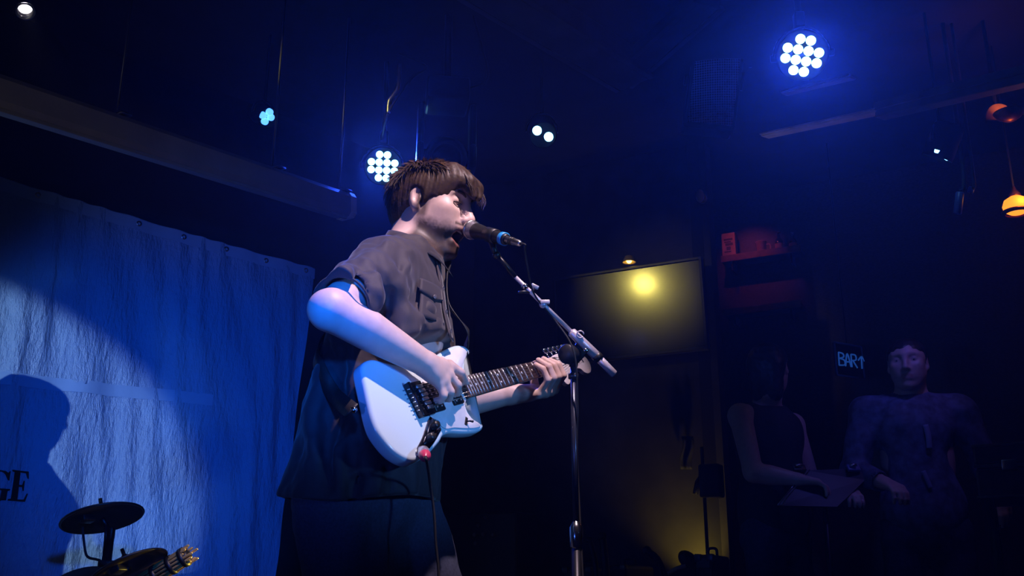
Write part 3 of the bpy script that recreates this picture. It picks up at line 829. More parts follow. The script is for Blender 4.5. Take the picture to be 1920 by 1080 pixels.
def write(chars, o0, xdir, ydir, h, gap, r, m, parent):
    x0 = 0
    for ch in chars:
        tr = []
        for st_ in strokes[ch]:
            tr.append(tube(spline([o0 + xdir * (x0 + p[0]) * h + ydir * p[1] * h for p in st_], 14) if len(st_) > 2 else [o0 + xdir * (x0 + p[0]) * h + ydir * p[1] * h for p in st_], r, 6))
        obj('letter', merge(*tr), m, parent)
        x0 += gap
write(['B', 'A', 'R', 'arrow'], so + sx * .016 + TZ * .05 + sn * .011, sx, TZ, .065, .68, .0038, M['sign_glow'], t)
obj('hanging_chain', cyl(so + sx * sw / 2 + TZ * sh, np.array([*(so + sx * sw / 2)[:2], CEIL]), .004, n=6), M['black_metal'], t)
# ------------------------------------------------------------------ electric guitar
def Cc(px, py, D): return np.array([(px - 960) / F * D, (540 - py) / F * D, D])
gB = Cc(787, 750, 2.32); gN = Cc(1040, 686, 2.83)
ga = gN - gB; SCALE = float(np.linalg.norm(ga)); ga /= SCALE
gv = np.array([25 / 819., -48 / 819., 0]); gv[2] = -(gv @ ga) / ga[2]; gv = gv - (gv @ ga) * ga; gv /= np.linalg.norm(gv)
gn = np.cross(ga, gv); gn = -gn if gn[2] > 0 else gn
GO = CAM + V3(*gB); GU = V3(*ga); GV = V3(*gv); GW = V3(*gn)
def G(u, v, w=0.0): return GO + u * GU + v * GV + w * GW
def guv(px, py, w=0.0):
    q = plane_hit(px, py, GO + GW * w, GW) - GO
    return float(q @ GU), float(q @ GV)
def PG(px, py, w=0.0): return plane_hit(px, py, GO + GW * w, GW)
GTH = 0.038
sil = [(825, 661), (838, 653), (852, 647), (865, 645.5), (876, 650), (882, 658), (881, 667), (877, 676), (875, 686), (876, 697), (879, 708),
       (882, 730), (878, 749), (877, 760), (880, 770), (886, 779), (895, 786), (904, 792), (908, 798), (906, 804), (899, 808), (889, 810), (870, 811), (851, 810), (840, 812), (832, 817), (826, 828),
       (806, 850), (789, 861), (775, 865), (758, 860), (740, 848), (724, 831), (708, 808), (699, 784), (692, 754), (686, 726), (681, 704), (679, 690), (682, 680), (690, 674), (703, 672), (722, 677), (745, 682), (768, 684), (790, 680), (808, 671)]
outl = spline([guv(*p) for p in sil], 188, True)
guitar = thing('electric_guitar', G(-.05, .02, -.03), 'pale blue offset-body electric guitar held by the singer', 'guitar')
obj('body', plate(outl, GO, GU, GV, GW, -GTH, 0, 0.010, 4), M['guitar_paint'], guitar)
pg = [(836, 664), (852, 654), (864, 652), (872, 657), (874, 666), (869, 678), (866, 692), (868, 706), (866, 716), (873, 747), (870, 760), (874, 774), (884, 786), (895, 793), (900, 799), (892, 803), (872, 804), (850, 803), (836, 805), (826, 799), (822, 790), (806, 782), (800, 760), (788, 728), (800, 700), (818, 676)]
obj('pickguard', plate(spline([guv(*p) for p in pg], 120, True), GO, GU, GV, GW, 0.0005, 0.003, 0.001, 1), M['pickguard'], guitar)
NW = lambda u: 0.028 + (0.021 - 0.028) * (u - 0.15) / (SCALE - 0.15)      # half width of the neck
FB = 0.014                                                                 # fretboard top above the body face
us = np.linspace(0.165, SCALE, 24)
rows_ = []
for u in us:
    hw_ = NW(u); row = []
    for t_ in np.linspace(0, math.pi, 13):
        row.append(G(u, -hw_ * math.cos(t_), 0.008 - 0.024 * math.sin(t_) ** 0.8))
    rows_.append(row)
vn, fn_ = sheet(rows_)
L_ = len(us); W_ = 13
fn_ = fn_ + [tuple(range(W_)), tuple((L_ - 1) * W_ + j for j in range(W_ - 1, -1, -1))] + [(i * W_, (i + 1) * W_, (i + 1) * W_ + W_ - 1, i * W_ + W_ - 1) for i in range(L_ - 1)]
neck = obj('neck', (vn, fn_), M['maple'], guitar)
u0 = 0.158
fb_out = [(u0, -NW(u0)), (SCALE, -NW(SCALE)), (SCALE, NW(SCALE)), (u0, NW(u0))]
obj('fretboard', plate(fb_out, GO, GU, GV, GW, 0.0082, FB, 0.001, 1), M['rosewood'], guitar, smooth=False)
M['fret'] = mat('fret', (.8, .78, .8), .35, .75)
for k in range(1, 23):
    u = SCALE * 2 ** (-k / 12.0)
    if u < u0 + .002: break
    hw_ = NW(u) - .0008
    obj('fret', tube([G(u, -hw_, FB), G(u, -hw_ * .5, FB + .0009), G(u, 0, FB + .0011), G(u, hw_ * .5, FB + .0009), G(u, hw_, FB)], .0019, 6), M['fret'], guitar)
for k in (3, 5, 7, 9, 12, 15, 17, 19, 21):
    u = SCALE * (2 ** (-k / 12.) + 2 ** (-(k - 1) / 12.)) / 2
    for v_ in ((-.010, .010) if k == 12 else (0,)):
        obj('inlay_dot', cyl(G(u, v_, FB - .0005), G(u, v_, FB + .0004), .003, n=14), M['pickguard'], guitar)
obj('nut', box(G(SCALE + .002, 0, FB + .001), (.0025, .021, .003), [GU, GV, GW], .0006), M['pickguard'], guitar)
hs = [(.606, -.021), (.625, -.029), (.655, -.034), (.70, -.032), (.745, -.028), (.775, -.021), (.797, -.006), (.805, .012), (.800, .030), (.786, .043), (.768, .046), (.752, .040), (.744, .030), (.730, .024), (.708, .026), (.688, .034), (.668, .046), (.650, .058), (.635, .061), (.626, .052), (.616, .032), (.608, .021)]
hs = [(SCALE - .609 + p[0], p[1]) for p in hs]
HW = -0.004
obj('headstock', plate(spline(hs, 88, True), GO, GU, GV, GW, HW - .014, HW, .002, 2), M['head_lilac'], guitar)
tun = []
for k in range(6):
    u = SCALE + .036 + k * .0245; v_ = -.0165 + k * .0012
    tun.append((u, v_))
    p = obj('tuning_machine', merge(cyl(G(u, v_, HW), G(u, v_, HW + .002), .0055, n=16), cyl(G(u, v_, HW), G(u, v_, HW + .018), .0032, n=12)), M['chrome'], guitar, origin=G(u, v_, HW))
    obj('button', merge(cyl(G(u, -.034, HW - .022), G(u, -.049, HW - .022), .0022, n=8), box(G(u, -.056, HW - .022), (.0085, .0085, .0035), [GU, GV, GW], .003)), M['chrome'], p)
    obj('gear_case', box(G(u, v_ - .004, HW - .020), (.008, .010, .005), [GU, GV, GW], .002), M['chrome'], p)
# pickups
def pickup(u, v0, wid, tilt, name='pickup'):
    c, s = math.cos(tilt), math.sin(tilt)
    pu = GU * c + GV * s; pv = -GU * s + GV * c
    o = G(u, v0, .005)
    pk = obj(name, box(o, (.0195, wid, .005), [pu, pv, GW], .0035), M['black_plastic'], guitar, origin=o)
    for r_ in (-.009, .009):
        for i in range(6):
            q = o + pu * r_ + pv * (i - 2.5) * .0103 + GW * .005
            obj('pole_piece', cyl(q - GW * .002, q + GW * .0012, .0032, n=12), M['steel'], pk)
    return pk
pickup(.045, .003, .037, 0); pickup(.122, .001, .035, 0)
# bridge
bo = G(-.006, .0, .006)
br = obj('bridge', merge(box(bo, (.026, .043, .006), [GU, GV, GW], .003), box(bo - GU * .024 + GW * .004, (.004, .043, .009), [GU, GV, GW], .002)), mat('black_chrome', (.05, .05, .06), .22, .9), guitar, origin=bo)
for i in range(6):
    v_ = (i - 2.5) * .0106
    obj('saddle', box(bo + GV * v_ + GW * .010 + GU * (.004 + .002 * (i % 3)), (.011, .0044, .004), [GU, GV, GW], .0012), M['steel'], br)
    obj('screw', cyl(bo + GV * v_ + GW * .008 - GU * .036, bo + GV * v_ + GW * .008 - GU * .01, .0013, n=8), M['steel'], br)
M['string'] = mat('string', (.8, .76, .7), .25, 1.0)
for i in range(6):
    f_ = (i - 2.5) / 2.5
    a = G(0.0, f_ * .0265, .017); b = G(SCALE + .002, f_ * .0172, FB + .0045); c = G(tun[i][0], tun[i][1] + .003, HW + .014)
    obj('string', tube([a, a * .5 + b * .5, b, c], .00062 - .00006 * i, 6), M['string'], guitar)
# control plate with knob, switch and jack
cp = [guv(*p) for p in ((803, 786), (812, 783), (826, 803), (822, 815), (812, 832), (797, 850), (786, 858), (779, 853), (780, 842), (790, 822))]
co = obj('control_plate', plate(spline(cp, 60, True), GO, GU, GV, GW, .0005, .0025, .0008, 1), mat('smoked_chrome', (.35, .38, .5), .12, 1.0), guitar, origin=PG(803, 818))
for px, py, r_ in ((812, 800, .0095), (804, 822, .010)):
    q = PG(px, py, .0025)
    obj('knob', lathe([(r_ * .95, 0), (r_, .004), (r_ * .9, .014), (r_ * .8, .016), (0, .0165)], q, GW, 22), M['black_plastic'], co)
q = PG(874, 790, .003)
sw = obj('selector_switch', merge(box(q, (.004, .012, .001), [unit(GU + GV), unit(GV - GU), GW], .0005), tube([q, q + GW * .01 + GV * .004, q + GW * .018 + GV * .009], [.0018, .002, .003], 8)), M['black_plastic'], guitar)
jq = PG(790, 846, .002)
jk = obj('output_jack', lathe([(.011, 0), (.011, .003), (.007, .004), (.0065, .006), (0, .006)], jq, GW, 18), M['chrome'], guitar, origin=jq)
M['clear'] = mat('clear_plastic', (.8, .75, .9), .08, trans=.75)
M['red_plastic'] = mat('red_plastic', (.65, .05, .12), .3)
ja = jq + GW * .006; jb = P(799, 862, 2.14)
jd = unit(jb - ja)
pl_ = obj('cable_plug', lathe([(.004, 0), (.0045, .004), (.0125, .008), (.0135, .016), (.0135, .046), (.011, .052), (.006, .054)], ja, jd, 22), M['clear'], guitar)
obj('plug_core', cyl(ja + jd * .002, ja + jd * .044, .0055, n=14), M['chrome'], pl_)
obj('plug_boot', lathe([(.0135, .050), (.0125, .058), (.006, .068), (.0045, .07)], ja, jd, 18), M['red_plastic'], pl_)
cend = ja + jd * .068
ccur = spline([cend, cend + jd * .03, P(806, 905, 2.23), P(816, 1000, 2.22), P(812, 1200, 2.15), np.array([P(700, 1080, 2.15)[0], P(700, 1080, 2.15)[1], STAGE + .01]), np.array([-.9, 3.0, STAGE + .008])], 60)
obj('cable', tube(ccur, .003, 8), M['rubber'], guitar)
# strap
hb = G(*guv(881, 657), -.015)
obj('strap_button', lathe([(.004, 0), (.004, .006), (.0075, .008), (.007, .011), (0, .012)], hb, unit(GU - GV * .4), 14), M['chrome'], guitar)
tb = G(*guv(680, 760), -.02) - GU * .002
obj('strap_button', lathe([(.004, 0), (.004, .006), (.0075, .008), (.007, .011), (0, .012)], tb, -GU, 14), M['chrome'], guitar)

# ------------------------------------------------------------------ heads, shared by all the people
def head_ops(c, ax, s, mouth=1.0, slit=.0036):
    """face along +x, left +y, up +z of the local frame; metres at s = 1"""
    L = lambda fn: d_local(fn, c, ax, s)
    o = []
    def u(fn, k=.02): o.append(('u', L(fn), k * s))
    def sub(fn, k=.012): o.append(('s', L(fn), k * s))
    jd_ = .016 * mouth
    u(d_ell((-.012, 0, .030), (.100, .077, .080)), 0)
    u(d_ell((.030, 0, .015), (.066, .063, .072)), .03)
    u(d_ell((.040, 0, -.040), (.052, .050, .058)), .03)
    for sg in (-1, 1):
        u(d_cap((.002, sg * .052, -.045), (.050, sg * .026, -.093 - jd_), .019, .018), .03)          # jaw
        u(d_ell((.058, sg * .042, -.012), (.026, .022, .018)), .02)                                 # cheekbone
        u(d_cap((.088, sg * .010, .030), (.074, sg * .045, .031), .010, .009), .015)                # brow
    u(d_ell((.068, 0, -.098 - jd_), (.024, .026, .020)), .02)                                       # chin
    for sg in (-1, 1): u(d_ell((.040, sg * .032, -.042), (.040, .030, .042)), .03)
    u(d_ell((.066, 0, -.055), (.030, .034, .024)), .02)                                              # muzzle
    for sg in (-1, 1):
        sub(d_ell((.098, sg * .034, .010), (.020, .019, .015)), .016)
        u(d_ell((.0755, sg * .0335, .010), (.0138, .0155, .0130)), .004)
        sub(d_cap((.094, sg * .020, .0045), (.084, sg * .047, .0036), slit), .002)
    u(d_cap((.090, 0, .022), (.113, 0, -.024), .0075, .0105), .014)                                  # nose
    u(d_ell((.113, 0, -.030), (.012, .012, .010)), .008)
    for sg in (-1, 1):
        u(d_ell((.100, sg * .0125, -.033), (.012, .008, .009)), .006)
        sub(d_ell((.106, sg * .007, -.043), (.006, .0038, .006)), .004)
    if mouth > .3:
        u(d_cap((.089, -.018, -.054), (.089, .018, -.054), .008), .010)
        u(d_cap((.097, -.006, -.053), (.097, .006, -.053), .0075), .010)
        u(d_cap((.080, -.016, -.078 - jd_), (.080, .016, -.078 - jd_), .0085), .012)
        sub(d_ell((.088, 0, -.066 - jd_ * .5), (.032, .021, .0085 + .007 * mouth)), .005)
    else:
        u(d_cap((.089, -.014, -.057), (.089, .014, -.057), .0075), .010)
        u(d_cap((.088, -.013, -.070), (.088, .013, -.070), .0085), .010)
        sub(d_cap((.099, -.022, -.0635), (.099, .022, -.0635), .0022), .004)
    for sg in (-1, 1):                                                                              # ears
        ea = np.array([unit((.96, sg * .28, .15)), unit((-.25, sg * .95, .05)), unit((-.17, 0, .98))])
        u(d_ell((-.010, sg * .079, .002), (.018, .0085, .031), ea), .006)
        u(d_ell((-.004, sg * .078, -.024), (.010, .007, .010)), .006)
        sub(d_ell((-.002, sg * .0875, .004), (.0105, .0085, .019), ea), .003)
        u(d_cap((.002, sg * .079, -.008), (.004, sg * .078, .002), .004), .003)
    u(d_cap((-.020, 0, -.030), (-.045, 0, -.125), .054, .056), .03)
    return o
def head_tint(c, ax, s, skin, beard, bcol, mouth=1.0):
    A = np.asarray(ax).T
    jd_ = .016 * mouth
    def fn(V):
        q = ((V - c) @ A) / s
        col = np.tile(np.asarray(skin, float), (len(V), 1))
        x, y, z = q[:, 0], q[:, 1], q[:, 2]
        near = (np.linalg.norm(q, axis=1) < .17)
        if beard > 0:
            n = vnoise(q, 260, 3) * .5 + vnoise(q, 90, 5) * .5
            line = -.043 + .35 * np.clip(.055 - x, 0, .06)                 # jaw line of the beard
            b = np.clip((line - z + .012 * (n - .5)) / .034, 0, 1) * np.clip((x + .008) / .020, 0, 1) * np.clip((z + .150) / .02, 0, 1)
            mo = np.clip(1 - np.abs(z + .047) / .008, 0, 1) * (x > .075) * (np.abs(y) < .034)
            side = np.clip((.020 - np.abs(x - .012)) / .012, 0, 1) * np.clip((.03 - z) / .02, 0, 1) * np.clip((z + .06) / .02, 0, 1) * (np.abs(y) > .045) * .8
            b = np.clip(np.maximum(np.maximum(b, mo), side) * (0.85 + .4 * n) * beard, 0, 1) * near
            col = col * (1 - b[:, None]) + np.asarray(bcol) * b[:, None]
        lip = np.zeros(len(V))
        if mouth > .3:
            e = np.sqrt(((x - .090) / .040) ** 2 + (y / .029) ** 2 + ((z + .066 + jd_ * .5) / (.0165 + .010 * mouth)) ** 2)
            lip = np.clip((1.0 - e) / .12, 0, 1) * (x > .072)
            ins = np.sqrt(((x - .088) / .034) ** 2 + (y / .023) ** 2 + ((z + .066 + jd_ * .5) / (.0095 + .007 * mouth)) ** 2) < 1.02
        else:
            lip = np.clip((.016 - np.sqrt((y * .55) ** 2 + (z + .0635) ** 2)) / .004, 0, 1) * (x > .085)
            ins = np.zeros(len(V), bool)
        col = col * (1 - .6 * lip[:, None]) + np.array((.42, .16, .15)) * .6 * lip[:, None]
        col[ins & near] = (.05, .012, .014)
        return col
    return fn
def eyes(c, ax, s, parent, look=(1, 0, 0)):
    A = np.asarray(ax)
    for sg in (-1, 1):
        p = c + s * (np.array((.0748, sg * .0335, .0085)) @ A)
        e = obj('eye', ball(p, .0121 * s, A, 20, 14), M['eye'], parent, origin=p)
        V = np.array([v.co[:] for v in e.data.vertices])
        q = V @ A.T / (.0121 * s)
        l = unit(look); d = q @ l
        col = np.where(d[:, None] > .96, (.01, .01, .01), np.where(d[:, None] > .86, (.10, .13, .15), (.40, .37, .36)))
        at = e.data.color_attributes.new('tint', 'FLOAT_COLOR', 'POINT')
        at.data.foreach_set('color', np.concatenate([col, np.ones((len(col), 1))], 1).astype(np.float32).ravel())
def hair_strands(c, ax, s, centre, R, pole, n, zlim, length, parent, rad=.0011, lift=.003, seed=1, mat_='hair', sway=.0):
    """tapered locks running along meridians from the whorl, stopping at a hairline given by zlim(azimuth)"""
    r_ = np.random.default_rng(seed)
    A = np.asarray(ax); pole = unit(pole); px_, py_, _ = frame(pole, (1, 0, 0))
    parts = []
    for i in range(n):
        phi = r_.uniform(0, 2 * math.pi); tmax = zlim(phi, px_, py_, pole)
        t1 = tmax * math.sqrt(r_.uniform(.02, 1.0)) if r_.uniform() < .7 else tmax * r_.uniform(.85, 1.08)
        t0 = max(.05, t1 - length * r_.uniform(.7, 1.2))
        lf = lift * r_.uniform(-.3, 1.6); cu = r_.normal(0, .06); pts = []
        for k in range(6):
            f_ = k / 5; t_ = t0 + (t1 - t0) * f_; ph = phi + cu * f_ + sway * f_
            d = pole * math.cos(t_) + (px_ * math.cos(ph) + py_ * math.sin(ph)) * math.sin(t_)
            q = centre + d * np.asarray(R) * (1 + (lf * (f_ ** 1.5) * 2 + .001) / np.mean(R))
            pts.append(c + s * (q @ A))
        parts.append(tube(pts, np.array([.7, 1, 1, .9, .6, .15]) * rad * s * r_.uniform(.7, 1.5), 4, False))
    o = obj('hair_strands', merge(*parts), M[mat_], parent)
    return tag(o, kind='stuff')

# hands: palm and five bent fingers given by joints
def finger(o, pts, r0, r1, k=.006):
    n = len(pts) - 1
    for i in range(n):
        ra = r0 + (r1 - r0) * i / n; rb = r0 + (r1 - r0) * (i + 1) / n
        o.append(('u', d_cap(pts[i], pts[i + 1], ra, rb), k if i == 0 else .003))
# ------------------------------------------------------------------ the singing guitarist
SKIN = (.66, .47, .41)
hc = P(809, 391, 2.74)
yaw = math.radians(20); pit = math.radians(9)
ex = np.array([math.cos(yaw) * math.cos(pit), -math.sin(yaw) * math.cos(pit), -math.sin(pit)])
ey = unit(np.cross((0, 0, 1), ex)); ez = np.cross(ex, ey)
HA = np.array([ex, ey, ez]); HS = 1.06
h2w = lambda q: hc + HS * (np.asarray(q) @ HA)
shR = P(722, 505, 2.50); shL = P(778, 495, 2.80); nb_ = P(774, 482, 2.66)
elR = P(620, 583, 2.22); wrR = PG(800, 684, .050)
elL = P(800, 764, 2.73); wrL = P(957, 739, 2.745)
body = []
body += head_ops(hc, HA, HS, 1.0, .0020)
body.append(('u', d_cap(h2w((-.03, 0, -.06)), nb_ + np.array([-.01, 0, -.02]), .060, .064), .03))
chest = P(748, 610, 2.60)
body.append(('u', d_ell(chest, (.12, .15, .24)), .05))
for a_ in (shR, shL): body.append(('u', d_cap(nb_ - TZ * .03, a_, .055, .062), .04))
# right arm
body.append(('u', d_cap(shR, elR, .060, .044), .03))
fm = elR * .62 + wrR * .38 + TZ * .004
body.append(('u', d_chain([elR, fm, wrR], [.0445, .0455, .029]), .012))
body.append(('u', d_ell(elR + unit(elR - wrR) * .012, (.036, .036, .036)), .02))
# left arm
body.append(('u', d_cap(shL, elL, .058, .046), .03))
body.append(('u', d_chain([elL, elL * .6 + wrL * .4, wrL], [.046, .045, .028]), .012))
# right hand over the strings
def GP(px, py, w_): return PG(px, py, w_)
wr = wrR
mcp = [GP(846, 690, .058), GP(841, 702, .060), GP(833, 712, .058), GP(824, 719, .052)]
for m_ in mcp:
    body.append(('u', d_cap(wr, m_, .024, .0135), .012))
body.append(('u', d_cap((wr + mcp[0]) / 2, (wr + mcp[3]) / 2, .020), .012))
finger(body, [mcp[0], GP(864, 699, .062), GP(870, 711, .044), GP(864, 719, .030)], .0115, .0085)
finger(body, [mcp[1], GP(858, 722, .060), GP(858, 736, .042), GP(847, 739, .030)], .0115, .0085)
finger(body, [mcp[2], GP(845, 735, .056), GP(842, 747, .040), GP(832, 747, .030)], .011, .0082)
finger(body, [mcp[3], GP(832, 742, .050), GP(826, 751, .036), GP(818, 750, .027)], .0098, .0075)
finger(body, [wr * .55 + mcp[0] * .45, GP(842, 684, .046), GP(862, 698, .036), GP(874, 716, .026)], .0145, .0095, .012)
# left hand round the neck: fingers come over from the treble side
wl_ = wrL
def GL(u, v, w_): return G(u, v, w_)
us_ = [.565, .538, .512, .489]
lm = [GL(us_[0] + .004, .062, -.012), GL(us_[1] + .002, .066, -.008), GL(us_[2], .066, -.008), GL(us_[3] - .004, .062, -.012)]
for m_ in lm: body.append(('u', d_cap(wl_, m_, .024, .0135), .012))
body.append(('u', d_cap((wl_ + lm[0]) / 2, (wl_ + lm[3]) / 2, .018), .012))
for i, (u_, vt, ln) in enumerate(zip(us_, (-.012, -.020, -.020, -.010), (1, 1.05, 1.05, .9))):
    finger(body, [lm[i], GL(u_, .042, .036 * ln), GL(u_ - .002, .010, .040 * ln), GL(u_ - .004, vt, .023)], .0112 if i < 3 else .0098, .0084 if i < 3 else .0075)
finger(body, [wl_ * .6 + lm[0] * .4, GL(.535, .045, -.048), GL(.545, .008, -.040), GL(.552, -.024, -.020)], .0145, .0105, .012)
lo = np.min([p for p in (elR, shR, chest - .25, wrR)], 0) - .10
allp = np.array([hc + .2, hc - .2, elR, wrR, elL, wrL, shR, shL, chest + [0, 0, -.24], chest, mcp[0], lm[0], lm[3], G(.56, -.03, .03)])
person_base = P(700, 945, 2.45); person_base[2] = STAGE
person = sdf_obj('person', body, allp.min(0) - .09, allp.max(0) + .09, .0031, M['skin'], None, 2, person_base,
                 head_tint(hc, HA, HS, SKIN, 1.0, (.055, .034, .028)))
tag(person, 'bearded singer in a dark short-sleeved shirt playing the pale blue guitar at the microphone', 'person')
eyes(hc, HA, HS, person, (.9, -.1, -.35))
# teeth just behind the lips
tz = [h2w((.090 - 9 * y_ * y_, y_, -.0585)) for y_ in np.linspace(-.017, .017, 9)]
obj('teeth', ribbon(tz, ez, .0045, .002), mat('teeth', (.7, .66, .6), .3), person)
# eyebrows
for sg in (-1, 1):
    bp_ = [h2w(q) for q in ((.0965, sg * .012, .026), (.0955, sg * .026, .031), (.0875, sg * .040, .032), (.077, sg * .050, .027))]
    obj('eyebrow', tube(spline(bp_, 12), np.array([.0032] * 4 + [.0036] * 5 + [.0022] * 3 + [.001])[:13] * HS, 8), M['hair'], person)
# lashes along the upper lids
for sg in (-1, 1):
    lp_ = [h2w(q) for q in ((.0905, sg * .020, .0060), (.0912, sg * .030, .0062), (.0890, sg * .040, .0050), (.0830, sg * .0485, .0025))]
    obj('eyelash', tube(spline(lp_, 12), .0020 * HS, 6), M['hair'], person)
# hair: cap with a fringe swept forward
ho = []
Lh = lambda fn: d_local(fn, hc, HA, HS)
HC = np.array((-.008, 0, .034)); HR = np.array((.106, .088, .079))
ho.append(('u', Lh(d_ell(HC, HR)), 0))
ho.append(('u', Lh(d_ell((-.056, 0, -.008), (.056, .074, .070))), .03))
ho.append(('u', Lh(d_ell((.050, 0, .060), (.070, .068, .036))), .03))
ho.append(('u', Lh(d_chain([(.060, -.030, .082), (.100, -.028, .062), (.120, -.018, .030)], [.030, .022, .010])), .02))
ho.append(('u', Lh(d_chain([(.060, .025, .082), (.102, .020, .060), (.119, .012, .036)], [.030, .022, .010])), .02))
ho.append(('u', Lh(d_cap((.018, -.066, .040), (.014, -.073, .000), .014, .009)), .012))
ho.append(('u', Lh(d_cap((.018, .066, .040), (.014, .073, .000), .014, .009)), .012))
ho.append(('s', Lh(d_box((.088, 0, -.096), (.066, .13, .098), None, .02)), .012))
ho.append(('s', Lh(d_box((.0, 0, -.140), (.045, .13, .118), None, .02)), .014))
ho.append(('s', Lh(d_ell((.088, 0, .018), (.022, .060, .026))), .008))
for sg in (-1, 1): ho.append(('s', Lh(d_ell((-.008, sg * .092, -.006), (.023, .024, .034))), .008))
ho.append(('s', Lh(d_box((-.05, 0, -.135), (.10, .13, .060), None, .02)), .012))
def hair_groove(p):
    q = ((p - hc) @ HA.T) / HS - np.array((-.045, 0, .115))
    ph = np.arctan2(q[:, 1], q[:, 0] + 1e-6)
    r_ = np.linalg.norm(q, axis=1)
    return (.0006 * np.sin(34 * ph + 3 * np.sin(5 * ph) + 14 * r_) + .0008 * np.sin(71 * ph + 9 * r_)).astype(np.float32) * np.clip(r_ / .06, 0, 1).astype(np.float32)
ho.append(('d', hair_groove, 0))
hair = sdf_obj('hair', ho, hc - .19, hc + .19, .0030, M['hair'], person, 1)
def zl_(phi, px_, py_, pole):
    d = px_ * math.cos(phi) + py_ * math.sin(phi)
    f_ = d[0]
    return 1.25 + .42 * max(0, f_) + .75 * max(0, -f_) - .22 * (1 - abs(f_))
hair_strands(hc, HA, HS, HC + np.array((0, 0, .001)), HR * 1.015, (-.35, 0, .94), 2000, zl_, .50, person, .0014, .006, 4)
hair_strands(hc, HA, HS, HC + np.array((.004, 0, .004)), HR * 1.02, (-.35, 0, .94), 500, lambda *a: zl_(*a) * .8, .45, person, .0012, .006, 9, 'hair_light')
fr_ = []
for i in range(150):
    y0_ = rng.uniform(-.052, .05); e_ = rng.uniform(-.010, .012)
    pts = [h2w((.045 + e_, y0_ * .8, .112 - abs(y0_) * .4)), h2w((.088 + e_, y0_, .092 - abs(y0_) * .3)), h2w((.116 + e_ * .7, y0_ * .95 + rng.normal(0, .003), .060 - abs(y0_) * .3)), h2w((.124 + e_ * .4 + rng.normal(0, .003), y0_ * .85 + rng.normal(0, .005), .022 + rng.uniform(-.012, .02) + .010 * (y0_ < 0)))]
    fr_.append(tube(spline(pts, 9), np.linspace(1.0, .15, len(spline(pts, 9))) * .0013 * rng.uniform(.7, 1.4), 4, False))
tag(obj('fringe_strands', merge(*fr_), M['hair'], person), kind='stuff')

# ------------------------------------------------------------------ shirt
ty = math.radians(10)
tf = np.array([math.cos(ty), -math.sin(ty), 0]); tl = np.array([math.sin(ty), math.cos(ty), 0])
trk = []                                  # px, py, D, half depth along the chest, half width across
for px, py, D, rf, rl in ((772, 474, 2.66, .058, .075), (764, 488, 2.655, .076, .125), (758, 508, 2.64, .092, .165), (754, 545, 2.61, .106, .184), (746, 595, 2.575, .126, .190), (734, 650, 2.54, .160, .190), (718, 720, 2.51, .172, .190), (704, 790, 2.48, .172, .192), (690, 860, 2.45, .172, .198), (676, 930, 2.42, .180, .205), (668, 985, 2.40, .186, .208)):
    q = P(px, py, D); trk.append((q[2], q[0], q[1], rf, rl))
trk = np.array(sorted(trk)); 
def tcol(z): return [np.interp(z, trk[:, 0], trk[:, k]) for k in (1, 2, 3, 4)]
ZH = P(676, 944, 2.42)[2]
def torso(p, off=0.0):
    z = np.clip(p[:, 2], trk[0, 0], trk[-1, 0])
    cx, cy, rf, rl = tcol(z)
    dx = p[:, 0] - cx; dy = p[:, 1] - cy
    a = (dx * tf[0] + dy * tf[1]) / (rf - off); b = (dx * tl[0] + dy * tl[1]) / (rl - off)
    r = (np.abs(a) ** 2.3 + np.abs(b) ** 2.3) ** (1 / 2.3)
    d = (r - 1) * np.minimum(rf, rl) * .92
    return np.maximum(d, (p[:, 2] - trk[-1, 0] - .004)).astype(np.float32)
def tsurf(z, phi, lift=0.0):
    """point on the torso at height z, phi from the chest direction towards its left"""
    cx, cy, rf, rl = tcol(z); c_, s_ = math.cos(phi), math.sin(phi)
    r = 1 / ((abs(c_) / rf) ** 2.3 + (abs(s_) / rl) ** 2.3) ** (1 / 2.3) + lift
    return np.array([cx, cy, z]) + (tf * c_ + tl * s_) * r
slv = elR * .76 + shR * .24 + np.array([.010, -.004, .004])
slvL = elL * .5 + shL * .5
ops = [('u', torso, 0),
       ('u', d_cap(nb_ + TZ * -.02, shR + TZ * .008, .066, .070), .05), ('u', d_cap(nb_ + TZ * -.02, shL + TZ * .0, .066, .066), .05),
       ('u', d_cap(shR + TZ * .006, slv + unit(elR - shR) * .06, .075, .067), .035), ('u', d_cap(shL, slvL, .07, .068), .03)]
